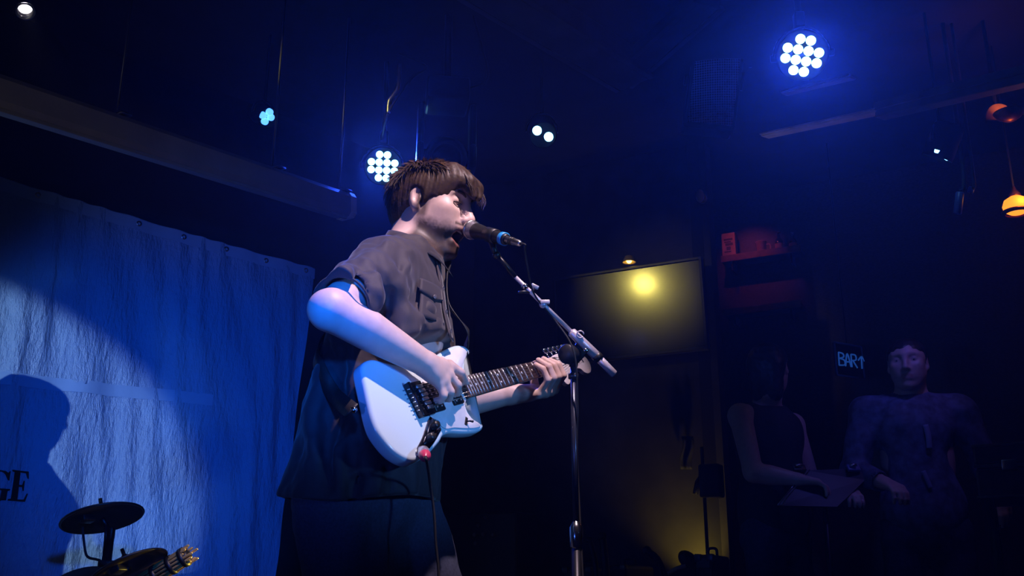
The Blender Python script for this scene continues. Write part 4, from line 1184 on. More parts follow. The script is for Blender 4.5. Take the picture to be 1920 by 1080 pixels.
# folds: ridges (+) and creases (-) laid where the cloth pulls, found on the shirt's own surface
def surf_hit(px, py, oo, t0=1.9, t1=3.2):
    r = V3((px - 960) / F, (540 - py) / F, 1.0)
    t = t0
    for _ in range(90):
        d = float(run_ops(oo, (CAM + r * t)[None].astype(np.float32))[0])
        if d < .0008: break
        t += max(d * .7, .0006) / np.linalg.norm(r)
        if t > t1: return None
    return CAM + r * t
base_ops = list(ops)
def fold(kind, pts, rad, k=.02, push=0.0):
    q = [surf_hit(x, y, base_ops) for x, y in pts]
    q = [a_ for a_ in q if a_ is not None]
    if len(q) < 2: return
    q = [a_ + (a_ - CAM) / np.linalg.norm(a_ - CAM) * push for a_ in q]
    ops.append((kind, d_chain(q, [rad * (.5 if i in (0, len(q) - 1) else 1.0) for i in range(len(q))]), k))
for pts, r_ in (([(721, 520), (724, 545), (722, 580), (716, 602)], .010), ([(778, 490), (762, 520), (742, 560), (722, 600)], .010), ([(786, 545), (768, 566), (746, 592), (730, 615)], .008), ([(668, 508), (678, 528), (684, 540)], .007), ([(690, 506), (708, 516), (716, 536)], .007), ([(800, 560), (780, 580), (752, 594)], .008), ([(850, 610), (815, 588), (780, 600)], .007), ([(745, 622), (775, 612), (800, 590)], .008),
                ([(830, 650), (800, 640), (770, 628)], .007), ([(612, 650), (622, 700), (628, 760)], .010), ([(640, 670), (634, 740), (626, 800)], .009), ([(600, 760), (612, 830), (620, 900)], .010), ([(690, 890), (668, 905), (640, 930)], .009), ([(655, 820), (650, 870), (656, 930)], .010), ([(720, 885), (716, 910), (722, 940)], .008)):
    fold('s', pts, r_ * 1.25, .03)
for pts, r_ in (([(706, 520), (708, 550), (704, 580)], .012), ([(762, 500), (748, 540), (733, 578)], .012), ([(736, 608), (765, 600), (795, 604)], .012), ([(800, 575), (775, 597), (750, 610)], .010), ([(740, 640), (775, 640), (815, 655)], .012), ([(592, 700), (590, 770), (585, 840)], .014), ([(632, 845), (640, 890), (640, 935)], .013), ([(690, 850), (700, 900), (700, 938)], .013), ([(650, 500), (640, 520), (630, 540)], .01)):
    fold('u', pts, r_ * 1.2, .035, .004)
def cloth_noise(p):
    return ((vnoise(p * np.array((1, 1, .45)), 26, 2) - .5) * .016 + (vnoise(p * np.array((1, 1, .6)), 62, 9) - .5) * .0055).astype(np.float32)
ops.append(('d', cloth_noise, 0))
# make room for the guitar lying against the shirt, open the sleeves, the collar and the hem
cenG = G(.02, .01, -GTH / 2 + .03)
ops.append(('s', d_box(cenG, (.26, .15, GTH / 2 + .036), [GU, GV, GW], .01), .02))
slv_dir = unit(elR - shR)
ops.append(('s', d_box(slv + slv_dir * .105, (.10, .10, .07), list(frame(slv_dir)), 0), .002))
ops.append(('s', d_cap(slv - slv_dir * .05, slv + slv_dir * .09, .054, .058), .004))
ops.append(('s', d_cap(elL * .55 + shL * .45, elL * 1.2 - shL * .2, .062), .004))
ops.append(('s', d_cap(nb_ + TZ * .015 + tf * .012, nb_ + TZ * .09 + tf * .04, .066, .082), .008))
def hem_cut(p):
    q = p - P(676, 944, 2.42)
    return (-(q[:, 2]) + .10 * (q @ tf) * 0 - .012 * np.cos((q @ tf) * 14) - .0).astype(np.float32)
ops.append(('i', hem_cut, 0))
ops.append(('s', lambda p: np.maximum(torso(p, .020), p[:, 2] - ZH - .025).astype(np.float32), .004))
tl_ = np.array([p for p in (shR, shL, elR, slvL, tsurf(ZH, 0), tsurf(ZH, math.pi), tsurf(ZH, 1.57), tsurf(ZH, -1.57))])
shirt = sdf_obj('shirt', ops, tl_.min(0) - .11, tl_.max(0) + .11, .0045, M['shirt'], person, 2)
# sleeve hem band
x_, y_, z_ = frame(slv_dir)
hp = slv + slv_dir * .032
obj('sleeve_hem', tube([hp + (x_ * math.cos(a) + y_ * math.sin(a)) * .0630 for a in np.linspace(0, 2 * math.pi, 40)], .0032, 6, False), M['shirt'], shirt)
# collar: two leaves folded over round the neck
def collar(sg):
    rows = []
    for i, a in enumerate(np.linspace(0, 1, 15)):
        ang = math.pi + sg * -1 * (math.pi - .25) * a
        d = tf * math.cos(ang) - tl * math.sin(ang) * 1.0
        top = nb_ + TZ * (.076 - .084 * a ** 1.2) + tf * .012 + d * (.076 - .012 * a)
        drop = .034 + .012 * a ** 3
        mid = top + d * .010 - TZ * drop * .35
        bot = top + d * (.022 + .006 * a) - TZ * drop + tf * .004 * a
        rows.append([top - TZ * .030 - d * .002, top - TZ * .004 - d * .001, top + d * .004, mid, bot])
    rows = np.array(rows)
    n_ = np.array([unit(r[2] - nb_) for r in rows])
    return obj('collar', sheet(rows, .0025, np.repeat(n_, 5, 0)), M['shirt'], shirt)
collar(1); collar(-1)
# placket, buttons, chest pocket
zs_ = np.linspace(P(830, 492, 2.64)[2], P(870, 640, 2.5)[2], 22)
pk_ = [tsurf(z, math.radians(-14), .006) for z in zs_]
obj('placket', ribbon(pk_, tl, .017, .0022), M['shirt'], shirt)
M['button'] = mat('button', (.10, .09, .10), .3)
for k in (2, 8, 14, 19):
    p = tsurf(zs_[k], math.radians(-14), .009); d = unit(p - np.array([*tcol(zs_[k])[:2], zs_[k]]))
    b_ = obj('button', lathe([(.0055, 0), (.006, .0015), (.0045, .0025), (.004, .002), (0, .002)], p, d, 14), M['button'], shirt)
zp0, zp1 = P(820, 548, 2.55)[2], P(826, 616, 2.5)[2]
pkt = [[tsurf(z, math.radians(ph), .006) for ph in np.linspace(-56, -24, 9)] for z in np.linspace(zp0, zp1, 9)]
pn = np.array([[unit(q - np.array([*tcol(q[2])[:2], q[2]])) for q in r] for r in pkt]).reshape(-1, 3)
pocket = obj('chest_pocket', sheet(pkt, .003, pn), M['shirt'], shirt)
fl = [[tsurf(z, math.radians(ph), .010) for ph in np.linspace(-58, -22, 11)] for z in np.linspace(zp0 + .006, zp0 - .030, 6)]
for j in range(11): fl[-1][j] = fl[-1][j] - TZ * .016 * (1 - abs(j - 5) / 5)
fn2 = np.array([[unit(q - np.array([*tcol(q[2])[:2], q[2]])) for q in r] for r in fl]).reshape(-1, 3)
obj('pocket_flap', sheet(fl, .0025, fn2), M['shirt'], shirt)
bq = tsurf(zp0 - .034, math.radians(-40), .012)
obj('button', lathe([(.0055, 0), (.006, .0015), (.0045, .0025), (0, .002)], bq, unit(bq - np.array([*tcol(bq[2])[:2], bq[2]])), 14), M['button'], shirt)

# ------------------------------------------------------------------ jeans and shoes
hipR = P(640, 940, 2.36); hipL = P(735, 935, 2.50)
kR = P(668, 1270, 2.28); kL = P(850, 1260, 2.46)
aR = np.array([kR[0] - .04, kR[1] + .03, STAGE + .10]); aL = np.array([kL[0] + .03, kL[1] + .03, STAGE + .10])
jo = [('u', d_ell((hipR + hipL) / 2 + TZ * .06 + tf * .0, (.15, .17, .14)), 0),
      ('u', d_cap(hipR, kR, .118, .088), .05), ('u', d_cap(hipL, kL, .112, .086), .05),
      ('u', d_cap(kR, aR, .088, .075), .02), ('u', d_cap(kL, aL, .086, .075), .02)]
jo.append(('d', lambda p: ((vnoise(p * np.array((1, 1, .7)), 17, 4) - .5) * .018 + (vnoise(p, 55, 6) - .5) * .004).astype(np.float32), 0))
jp = np.array([hipR, hipL, kR, kL, aR, aL])
jeans = sdf_obj('jeans', jo, jp.min(0) - .2, jp.max(0) + .22, .0068, M['denim'], person, 2)
for a_, sg in ((aR, -1), (aL, 1)):
    so_ = [('u', d_ell(a_ + tf * .0 - TZ * .045, (.06, .05, .06)), 0), ('u', d_ell(a_ + tf * .10 - TZ * .062, (.11, .048, .042), [tf, tl, TZ]), .03)]
    so_.append(('i', lambda p: (STAGE - p[:, 2]).astype(np.float32), 0))
    sh_ = sdf_obj('shoe', so_, a_ - .2, a_ + np.array([.3, .2, .15]), .007, M['leather'], person, 2)
    obj('sole', plate([(a_[0] + tf[0] * (.09 + .125 * math.cos(t)) + tl[0] * .05 * math.sin(t), a_[1] + tf[1] * (.09 + .125 * math.cos(t)) + tl[1] * .05 * math.sin(t)) for t in np.linspace(0, 6.28, 25)[:-1]], np.zeros(3), np.array([1., 0, 0]), np.array([0, 1., 0]), TZ, STAGE, STAGE + .018, .004, 1), M['rubber'], sh_)

# guitar strap: from the upper horn over the far shoulder, down the back to the tail
def on_t(z, ph, l=.012): return tsurf(z, math.radians(ph), l)
zt_ = trk[-1, 0]
sp = [hb + unit(GU - GV * .4) * .008, hb + GU * .02 + TZ * .012 - GW * .02, P(878, 622, 2.56), on_t(P(850, 580, 2.6)[2], 4), on_t(P(840, 530, 2.65)[2], 14), on_t(P(820, 492, 2.7)[2], 40, .03), shL * .5 + nb_ * .5 + TZ * .082, on_t(P(780, 500, 2.7)[2], 150, .03), on_t(P(740, 590, 2.6)[2], 180), on_t(P(705, 660, 2.5)[2], 215, .006), on_t(P(690, 715, 2.45)[2], 242, .006), on_t(P(680, 755, 2.4)[2], 258, .008), tb - GU * .014]
spl = spline(sp, 96)
cenT = np.array([[*np.array(tcol(min(max(q[2], trk[0, 0]), zt_)))[:2], q[2]] for q in spl])
Tn = np.gradient(spl, axis=0)
side = np.cross(Tn, spl - cenT + TZ * 1e-3)
obj('strap', ribbon(spl, side, .019, .0012), M['leather'], guitar)
# ------------------------------------------------------------------ microphone stand and microphone
sp_ = P(1075, 700, 2.60)
base = np.array([sp_[0], sp_[1], STAGE])
def at_z(z): return np.array([sp_[0], sp_[1], z])
stand = thing('microphone_stand', base, 'black boom microphone stand in front of the guitar headstock', 'microphone stand')
ztop_ = P(1072, 672, 2.6)[2]; zcol = P(1077, 1004, 2.6 - .13)[2]
obj('lower_tube', cyl(at_z(STAGE + .05), at_z(zcol), .0125, n=18), M['black_metal'], stand)
M['blue_black'] = mat('blue_black', (.06, .065, .09), .28, .7)
obj('upper_tube', cyl(at_z(zcol), at_z(ztop_), .0078, n=18), M['blue_black'], stand)
obj('height_clutch', lathe([(.0125, -.03), (.016, -.026), (.017, .02), (.012, .028), (.0085, .034)], at_z(zcol), TZ, 20), M['chrome'], stand)
obj('tripod_hub', lathe([(.013, 0), (.024, .005), (.026, .05), (.02, .065), (.0125, .07)], at_z(STAGE + .14), TZ, 20), M['black_plastic'], stand)
for k in range(3):
    a = k * 2.094 + .4; d = np.array([math.cos(a), math.sin(a), 0])
    lg = obj('leg', tube([at_z(STAGE + .17) + d * .02, at_z(STAGE + .10) + d * .14, at_z(STAGE + .012) + d * .30], .008, 10), M['black_metal'], stand)
    obj('rubber_foot', cyl(at_z(STAGE + .022) + d * .285, at_z(STAGE + .004) + d * .315, .011, n=12), M['rubber'], lg)
b0 = P(1152, 702, 2.62); b1 = P(1118, 667, 2.61); b2 = P(1072, 623, 2.60); b3 = P(966, 519, 2.575); b4 = P(948, 497, 2.57); b5 = P(931, 478, 2.572)
bd = unit(b3 - b2)
piv = b2 * .45 + b1 * .55
M['boom_metal'] = mat('boom_metal', (.66, .60, .66), .33, .35)
obj('boom_rear', tube([b0, b0 + (b1 - b0) * .04, b1], [.0085, .0105, .0105], 16), M['boom_metal'], stand)
obj('boom_grip', tube([b1 - unit(b2 - b1) * .004, b1, b1 * .5 + b2 * .5, b2, b2 + unit(b2 - b1) * .004], [.009, .0125, .0125, .0120, .007], 18), M['boom_metal'], stand)
obj('boom_collar', tube([b1 + unit(b0 - b1) * .012, b1 - unit(b0 - b1) * .004], .0138, 18), M['black_plastic'], stand)
obj('boom_arm', tube([b2, b2 * .4 + b3 * .6, b3], [.0058, .0056, .0052], 14), M['boom_metal'], stand)
obj('boom_neck', tube([b3, b4, b5], [.0062, .0062, .0068], 12), M['black_metal'], stand)
obj('boom_knuckle', merge(ball(P(1018, 571, 2.585), (.0095, .0095, .0095)), box(P(1022, 566, 2.58), (.012, .005, .005), None, .002)), M['boom_metal'], stand)
obj('boom_ring', merge(tube([b3 * .86 + b2 * .14, b3 * .80 + b2 * .20], .0082, 14)), M['chrome'], stand)
obj('cable_clip', merge(box(P(1003, 537, 2.56), (.010, .005, .0035), [unit(V3(.85, -.4, 0)), unit(np.cross(_Fw, V3(.85, -.4, 0))), _Fw], .002), tube([P(1003, 538, 2.56), P(996, 546, 2.58)], .003, 8)), M['boom_metal'], stand)
obj('cable_clip', tube([P(972, 548, 2.57), P(984, 547, 2.575), P(994, 548, 2.58)], [.003, .0045, .003], 8), M['black_plastic'], stand)
obj('boom_eyelet', tube([P(1088, 627, 2.59) + V3(.009 * math.cos(a), .009 * math.sin(a), 0) for a in np.linspace(0, 5.6, 14)], .0018, 6), M['boom_metal'], stand)
pv = P(1070, 664, 2.585)
obj('swivel_clutch', merge(lathe([(0, -.022), (.022, -.022), (.026, -.018), (.026, .012), (.022, .018), (0, .018)], P(1067, 664, 2.60), unit(V3(-.55, .1, -1)), 26)), M['black_plastic'], stand)
obj('swivel_block', merge(box(P(1084, 660, 2.62), (.019, .016, .026), [unit(V3(1, -.9, 0)), _Fw, unit(V3(.9, 1, 0))], .006), cyl(P(1077, 668, 2.61), at_z(ztop_ - .02), .013, .011, 16)), M['black_plastic'], stand)
obj('swivel_screw', lathe([(.006, 0), (.0065, .004), (.003, .006), (0, .0055)], P(1098, 657, 2.585), unit(V3(.1, .1, -1)), 12), M['chrome'], stand)
obj('collar_ring', lathe([(.009, -.008), (.0135, -.006), (.0135, .006), (.009, .008)], P(1077, 706, 2.6) * np.array([0, 0, 1]) + at_z(0), TZ, 18), M['blue_black'], stand)
# microphone
m0 = P(884, 431, 2.66); m1 = P(976, 456.5, 2.475); md = unit(m1 - m0); ml = np.linalg.norm(m1 - m0)
mic = thing('microphone', m0 + md * ml * .5, 'black vocal microphone with a pale grille and a blue ring at the singer\'s mouth', 'microphone')
def grille2():
    m = mat('mic_grille', (.62, .60, .66), .3, .9)
    nt = m.node_tree; b = nt.nodes['Principled BSDF']
    tc = nt.nodes.new('ShaderNodeTexCoord'); vo = nt.nodes.new('ShaderNodeTexVoronoi'); vo.inputs['Scale'].default_value = 420; vo.inputs['Randomness'].default_value = .1
    nt.links.new(tc.outputs['Object'], vo.inputs['Vector'])
    bp = nt.nodes.new('ShaderNodeBump'); bp.inputs['Distance'].default_value = .001; bp.inputs['Strength'].default_value = .6; nt.links.new(vo.outputs['Distance'], bp.inputs['Height']); nt.links.new(bp.outputs[0], b.inputs['Normal'])
    return m
M['mic_grille'] = grille2()
prof = [(0, -.024)] + [(.0245 * math.sin(a), .001 - .025 * math.cos(a)) for a in np.linspace(.25, 1.75, 10)] + [(.0215, .014), (.019, .022)]
obj('grille', lathe(prof, m0, md, 28), M['mic_grille'], mic)
obj('grille_band', lathe([(.0248, -.003), (.0262, -.002), (.0262, .004), (.0246, .005)], m0, md, 28), M['steel'], mic)
obj('handle', lathe([(.019, .020), (.0215, .024), (.021, .034), (.0185, .06), (.016, .11), (.0142, .155), (.0138, .166), (.011, .168)], m0, md, 28), M['black_plastic'], mic)
obj('blue_ring', lathe([(.0150, .146), (.0168, .147), (.0170, .160), (.0150, .161)], m0, md, 24), mat('blue_tape', (.02, .30, .75), .4), mic)
obj('connector', lathe([(.0095, .166), (.0095, .18), (.0085, .20), (.0075, ml - .004), (.004, ml)], m0, md, 20), M['steel'], mic)
for k in range(2):
    obj('connector_rib', lathe([(.0094, .184 + k * .008), (.0102, .185 + k * .008), (.0102, .188 + k * .008), (.0092, .189 + k * .008)], m0, md, 16), M['black_plastic'], mic)
tail = m0 + md * ml
cc_ = spline([tail - md * .004, tail + md * .02, P(984, 468, 2.475), P(989, 500, 2.50), P(1002, 552, 2.565), P(1040, 600, 2.59), P(1076, 660, 2.56), P(1083, 760, 2.555), P(1084, 900, 2.53), np.array([sp_[0] + .03, sp_[1] - .05, STAGE + .4]), np.array([sp_[0] + .1, sp_[1] - .15, STAGE + .006]), np.array([sp_[0] + .6, sp_[1] - .5, STAGE + .006])], 110)
obj('cable', tube(cc_, .0024, 8), M['rubber'], mic)
# clip that carries it, part of the stand
q0 = m0 + md * .098; cx, cy, cz_ = frame(md)
obj('microphone_clip', merge(lathe([(.0172, -.020), (.0196, -.019), (.0190, .020), (.0166, .021)], q0, md, 22), tube([q0 - TZ * .016, b5 * .5 + q0 * .5 - TZ * .012, b5], [.009, .008, .0075], 12), ball(b5, (.0105, .0105, .0105))), M['black_plastic'], stand)

# ------------------------------------------------------------------ electronic drum kit
kc = P(205, 1000, 3.3)
kitb = np.array([kc[0], kc[1], STAGE])
def cymbal_pad(px, py, D, wpx, tilt_x, tilt_n, label, gold):
    c = P(px, py, D); R = wpx / 2 * D / F
    nrm = unit(tilt_n)
    t = thing('cymbal_pad', c, label, 'cymbal', 'dark cymbal pads of the drum kit')
    t_ = obj('disc', lathe([(0, .012), (R * .22, .010), (R * .34, .002), (R * .75, -.006), (R * .97, -.013), (R, -.016), (R * .97, -.021), (R * .5, -.014), (R * .2, -.008), (0, -.008)], c, nrm, 44), M['rubber'] if not gold else M['cymbal_dark'], t)
    obj('rim', tube([c + nrm * -.018 + (frame(nrm)[0] * math.cos(a) + frame(nrm)[1] * math.sin(a)) * R for a in np.linspace(0, 2 * math.pi, 49)], .004, 6, False), M['black_plastic'], t)
    obj('wing_nut', merge(cyl(c + nrm * .01, c + nrm * .05, .006, n=12), cyl(c + nrm * .012, c + nrm * .028, .012, .009, 14)), M['black_metal'], t)
    obj('underside_box', box(c - nrm * .024 + frame(nrm)[0] * R * .45, (.022, .016, .010), list(frame(nrm)), .003), M['black_plastic'], t)
    return t, c, nrm
M['cymbal_dark'] = mat('cymbal_dark', (.10, .075, .03), .35, .8, noise=.2, scale=40)
ct1, c1, n1 = cymbal_pad(191, 962, 3.3, 146, 0, V3(-.26, .78, .42) + V3(0, 0, -1.05) * 0 , 'upper dark cymbal pad tilted on the drum stand at lower left', False)
ct2, c2, n2 = cymbal_pad(238, 1056, 3.2, 142, 0, V3(-.42, .72, .35), 'lower cymbal pad with a yellow-lit edge under the other one', True)
st1 = thing('cymbal_stand', kitb, 'dark upright cymbal stand pole carrying the two cymbal pads', 'drum stand')
pole = np.array([P(207, 990, 3.32)[0], P(207, 990, 3.32)[1], 0])
obj('pole', cyl(pole + TZ * (STAGE + .02), pole + TZ * P(207, 992, 3.32)[2], .0155, n=16), M['black_metal'], st1)
obj('tilter', merge(cyl(pole + TZ * (P(207, 992, 3.32)[2] - .01), c1 - n1 * .02, .009, n=12), box(pole + TZ * P(207, 1000, 3.32)[2], (.014, .014, .02), None, .004)), M['black_metal'], st1)
obj('rod', cyl(P(199, 984, 3.3), P(198, 1022, 3.28), .0055, n=10), M['black_metal'], st1)
obj('pole_clamp', box(pole + TZ * P(207, 1064, 3.32)[2], (.022, .022, .022), None, .006), M['black_plastic'], st1)
obj('boom', cyl(pole + TZ * P(207, 1070, 3.32)[2], c2 - n2 * .02, .008, n=12), M['black_metal'], st1)
for k in range(3):
    a = k * 2.094 + .9; d = np.array([math.cos(a), math.sin(a), 0])
    obj('leg', tube([pole + TZ * (STAGE + .28) + d * .012, pole + TZ * (STAGE + .01) + d * .26], .009, 10), M['black_metal'], st1)
cb = tag(obj('pad_cable', tube(spline([P(155, 988, 3.28), P(157, 1012, 3.27), P(161, 1038, 3.26), P(168, 1046, 3.25), P(185, 1050, 3.23), P(198, 1058, 3.22)], 40), .0042, 8), M['rubber']), 'thin dark cable looping down from the upper cymbal pad', 'cable')
t = thing('drum_pad', P(150, 1088, 3.15) , 'top edge of a dark drum pad at the bottom, left of the cymbal stand', 'drum')
obj('shell', lathe([(0, -.05), (.08, -.05), (.086, -.04), (.086, -.004), (.082, .002)], P(150, 1086, 3.15), unit(V3(-.1, 1, -.2)), 32), M['black_plastic'], t)
obj('head', lathe([(0, .002), (.08, .002), (.083, 0)], P(150, 1086, 3.15), unit(V3(-.1, 1, -.2)), 32), M['rubber'], t)
# shaker rack of shiny rods, catching the yellow lamp
o0 = P(262, 1096, 3.25); o1 = P(366, 1032, 3.25); rd = unit(o1 - o0); rl_ = np.linalg.norm(o1 - o0)
rx, ry, rz = frame(rd, (0, -1, 0))
t = thing('rod_bundle', o0, 'dark slanted bundle of metal rods glinting yellow beside the lower cymbal', 'percussion')
obj('core', tube([o0, o0 + rd * rl_ * .86, o0 + rd * rl_ * .9], [.024, .022, .012], 16), M['black_plastic'], t)
for k in range(14):
    a = k * 2 * math.pi / 14; q = (rx * math.cos(a) + ry * math.sin(a)) * .026
    L2 = rl_ * (.84 + .16 * ((k * 5) % 7) / 6)
    obj('rod', tube([o0 + q + rd * .0, o0 + q + rd * L2 * .98, o0 + q + rd * L2], [.0042, .0042, .002], 8), M['brass'], t)
for f_ in (.30, .58, .80):
    obj('band', tube([o0 + rd * (rl_ * f_ - .007), o0 + rd * (rl_ * f_ + .007)], .0325, 18), M['black_plastic'], t)
lamp('yellow_kit_lamp', 'SPOT', P(640, 1120, 3.55), o1 * .5 + c2 * .5, 22, (1.0, .74, .10), .03, 17, .5)

# ------------------------------------------------------------------ other people
def make_person(base, yaw_, j, label, hair_len, top_m, short, legs_m, skin, beard=0.0, cap=False):
    """base on the floor; j: joints in the figure's own frame, x forward, y left, z up"""
    f_ = np.array([math.cos(yaw_), math.sin(yaw_), 0]); l_ = np.array([-math.sin(yaw_), math.cos(yaw_), 0])
    W = lambda q: base + f_ * q[0] + l_ * q[1] + TZ * q[2]
    J = {k: W(v) for k, v in j.items() if k not in ('hyaw', 'hpit')}
    hy = yaw_ + j.get('hyaw', 0); hp = j.get('hpit', 0)
    ex = np.array([math.cos(hy) * math.cos(hp), math.sin(hy) * math.cos(hp), -math.sin(hp)]); ey = unit(np.cross(TZ, ex)); ez = np.cross(ex, ey)
    A = np.array([ex, ey, ez]); c = J['head']
    b = head_ops(c, A, 1.0, 0.0)
    nk = (J['shR'] + J['shL']) / 2 + TZ * .05
    b.append(('u', d_cap(c - TZ * .06 - ex * .03, nk, .055, .065), .03))
    mid = (J['shR'] + J['shL']) / 2
    hips = (J['hipR'] + J['hipL']) / 2
    b.append(('u', d_ell((mid + hips) / 2 + TZ * .05, (.11, .15, .26), [f_, l_, TZ]), .05))
    for s in 'RL':
        b.append(('u', d_cap(mid + TZ * .02, J['sh' + s], .05, .052), .04))
        b.append(('u', d_cap(J['sh' + s], J['el' + s], .050, .041), .02))
        b.append(('u', d_chain([J['el' + s], J['el' + s] * .62 + J['wr' + s] * .38, J['wr' + s]], [.041, .042, .027]), .012))
        w0 = J['wr' + s]; d = unit(J['wr' + s] - J['el' + s]); sd = unit(np.cross(d, TZ) + 1e-6); dn = np.cross(sd, d); dn = dn if dn[2] < 0 else -dn
        for i in range(4):
            o_ = sd * (i - 1.5) * .019; m_ = w0 + d * (.085 - .004 * abs(i - 1.2)) + o_
            b.append(('u', d_cap(w0 + o_ * .4, m_, .020, .0125), .012))
            L_f = (.9, 1.0, .95, .78)[i]
            finger(b, [m_, m_ + d * .036 * L_f + dn * .014, m_ + d * .050 * L_f + dn * .036, m_ + d * .050 * L_f + dn * .054], .0105, .0078)
        finger(b, [w0 + d * .03 - sd * .02, w0 + d * .062 - sd * .044 + dn * .01, w0 + d * .088 - sd * .044 + dn * .026], .0125, .009, .012)
    pts = np.array(list(J.values()))
    p = sdf_obj('person', b, pts[pts[:, 2] > STAGE + .5].min(0) - .2, pts.max(0) + .2, .0058, M['skin'], None, 2, base, head_tint(c, A, 1.0, skin, beard, (.05, .035, .03), 0.0))
    tag(p, label, 'person')
    eyes(c, A, 1.0, p)
    h = [('u', d_local(d_ell((-.014, 0, .036), (.108, .086, .082)), c, A), 0)]
    if hair_len > 0:
        h.append(('u', d_local(d_cap((-.06, -.03, .0), (-.065, -.03, -.02 - hair_len), .055, .04), c, A), .03)); h.append(('u', d_local(d_cap((-.06, .03, .0), (-.065, .03, -.02 - hair_len), .055, .04), c, A), .03))
    h.append(('s', d_local(d_box((.10, 0, -.078), (.080, .13, .118), None, .03), c, A), .012))
    h.append(('s', d_local(d_box((.0, 0, -.150), (.05, .13, .125), None, .02), c, A), .012))
    for sg in (-1, 1): h.append(('s', d_local(d_ell((-.008, sg * .092, -.006), (.022, .024, .034)), c, A), .008))
    h.append(('s', d_local(d_box((-.05, 0, -.14 - hair_len), (.12, .14, .065), None, .02), c, A), .012))
    h.append(('d', lambda q: ((vnoise(q, 90, 3) - .5) * .006).astype(np.float32), 0))
    sdf_obj('hair', h, c - .26, c + .2, .0058, M['hair_black'], p, 1)
    t = [('u', d_ell(mid + TZ * -.06, (.125, .19, .13), [f_, l_, TZ]), 0), ('u', d_cap(mid - TZ * .1, hips + TZ * .06, .135, .145), .06), ('u', d_ell(hips + TZ * .10, (.13, .175, .16), [f_, l_, TZ]), .05), ('u', d_cap(nk - TZ * .02, mid, .068, .09), .04)]
    for s in 'RL':
        if short >= 0:
            e_ = J['sh' + s] + (J['el' + s] - J['sh' + s]) * (short if short <= 1 else 1)
            t.append(('u', d_cap(J['sh' + s], e_, .066, .060), .035))
            if short > 1: t.append(('u', d_cap(J['el' + s], J['el' + s] + (J['wr' + s] - J['el' + s]) * .86, .058, .042), .02))
            t.append(('u', d_cap(nk - TZ * .03, J['sh' + s], .06, .062), .04))
        else:
            t.append(('u', d_cap(nk - TZ * .03, J['sh' + s] * .75 + mid * .25, .055, .055), .04))
    t.append(('d', lambda q: ((vnoise(q * np.array((1, 1, .5)), 22, 7) - .5) * .014).astype(np.float32), 0))
    t.append(('s', d_cap(nk + TZ * .02 + f_ * .01, nk + TZ * .1 + f_ * .03, .062, .075), .008))
    for s in 'RL':
        if short >= 0 and short <= 1:
            e_ = J['sh' + s] + (J['el' + s] - J['sh' + s]) * short; d = unit(J['el' + s] - J['sh' + s])
            t.append(('s', d_cap(e_ - d * .01, e_ + d * .12, .054, .06), .004))
        if short > 1:
            e_ = J['el' + s] + (J['wr' + s] - J['el' + s]) * .86; d = unit(J['wr' + s] - J['el' + s])
            t.append(('s', d_cap(e_ - d * .004, e_ + d * .12, .036, .05), .004))
    hem = hips[2] - .06
    t.append(('i', lambda q: (hem - q[:, 2]).astype(np.float32), 0))
    sh = sdf_obj('shirt', t, pts[pts[:, 2] > hem - .1].min(0) - .22, pts.max(0) + .12, .0075, top_m, p, 2)
    q = []
    q.append(('u', d_ell(hips, (.125, .165, .13), [f_, l_, TZ]), 0))
    for s in 'RL':
        q.append(('u', d_cap(J['hip' + s], J['kn' + s], .088, .068), .04)); q.append(('u', d_cap(J['kn' + s], J['an' + s], .068, .058), .02))
    q.append(('d', lambda v: ((vnoise(v, 20, 5) - .5) * .014).astype(np.float32), 0))
    lp = np.array([J[k + s] for k in ('hip', 'kn', 'an') for s in 'RL'])
    sdf_obj('trousers', q, lp.min(0) - .2, lp.max(0) + .2, .010, legs_m, p, 2)
    for s in 'RL':
        a_ = J['an' + s]
        so_ = [('u', d_ell(a_ - TZ * .045, (.055, .05, .055)), 0), ('u', d_ell(a_ + f_ * .09 - TZ * .058, (.11, .046, .04), [f_, l_, TZ]), .03), ('i', lambda v: (STAGE - v[:, 2]).astype(np.float32), 0)]
        sdf_obj('shoe', so_, a_ - .25, a_ + .25, .009, M['leather'], p, 2)
    return p, J, W, f_, l_, c, A
M['hair_black'] = mat('hair_black', (.02, .015, .012), .45, noise=.3, scale=60, bump=.3)
M['top_black'] = mat('top_black', (.015, .015, .017), .8, noise=.2, scale=120)
M['shirt_pale'] = mat('shirt_pale', (.10, .11, .18), .75, noise=.5, scale=26, bump=.1)
M['trousers_dark'] = mat('trousers_dark', (.03, .035, .06), .85, noise=.3, scale=60)
M['tee_grey'] = mat('tee_grey', (.25, .25, .27), .8, noise=.2, scale=100)
def stand_joints(**kw):
    j = dict(head=(.02, 0, 1.63), shR=(0, -.185, 1.43), shL=(0, .185, 1.43), elR=(-.03, -.26, 1.14), elL=(-.03, .26, 1.14), wrR=(.18, -.2, 1.02), wrL=(.18, .2, 1.02),
             hipR=(0, -.095, .93), hipL=(0, .095, .93), knR=(.03, -.11, .50), knL=(.03, .11, .50), anR=(0, -.12, .10), anL=(0, .12, .10))
    j.update(kw); return j
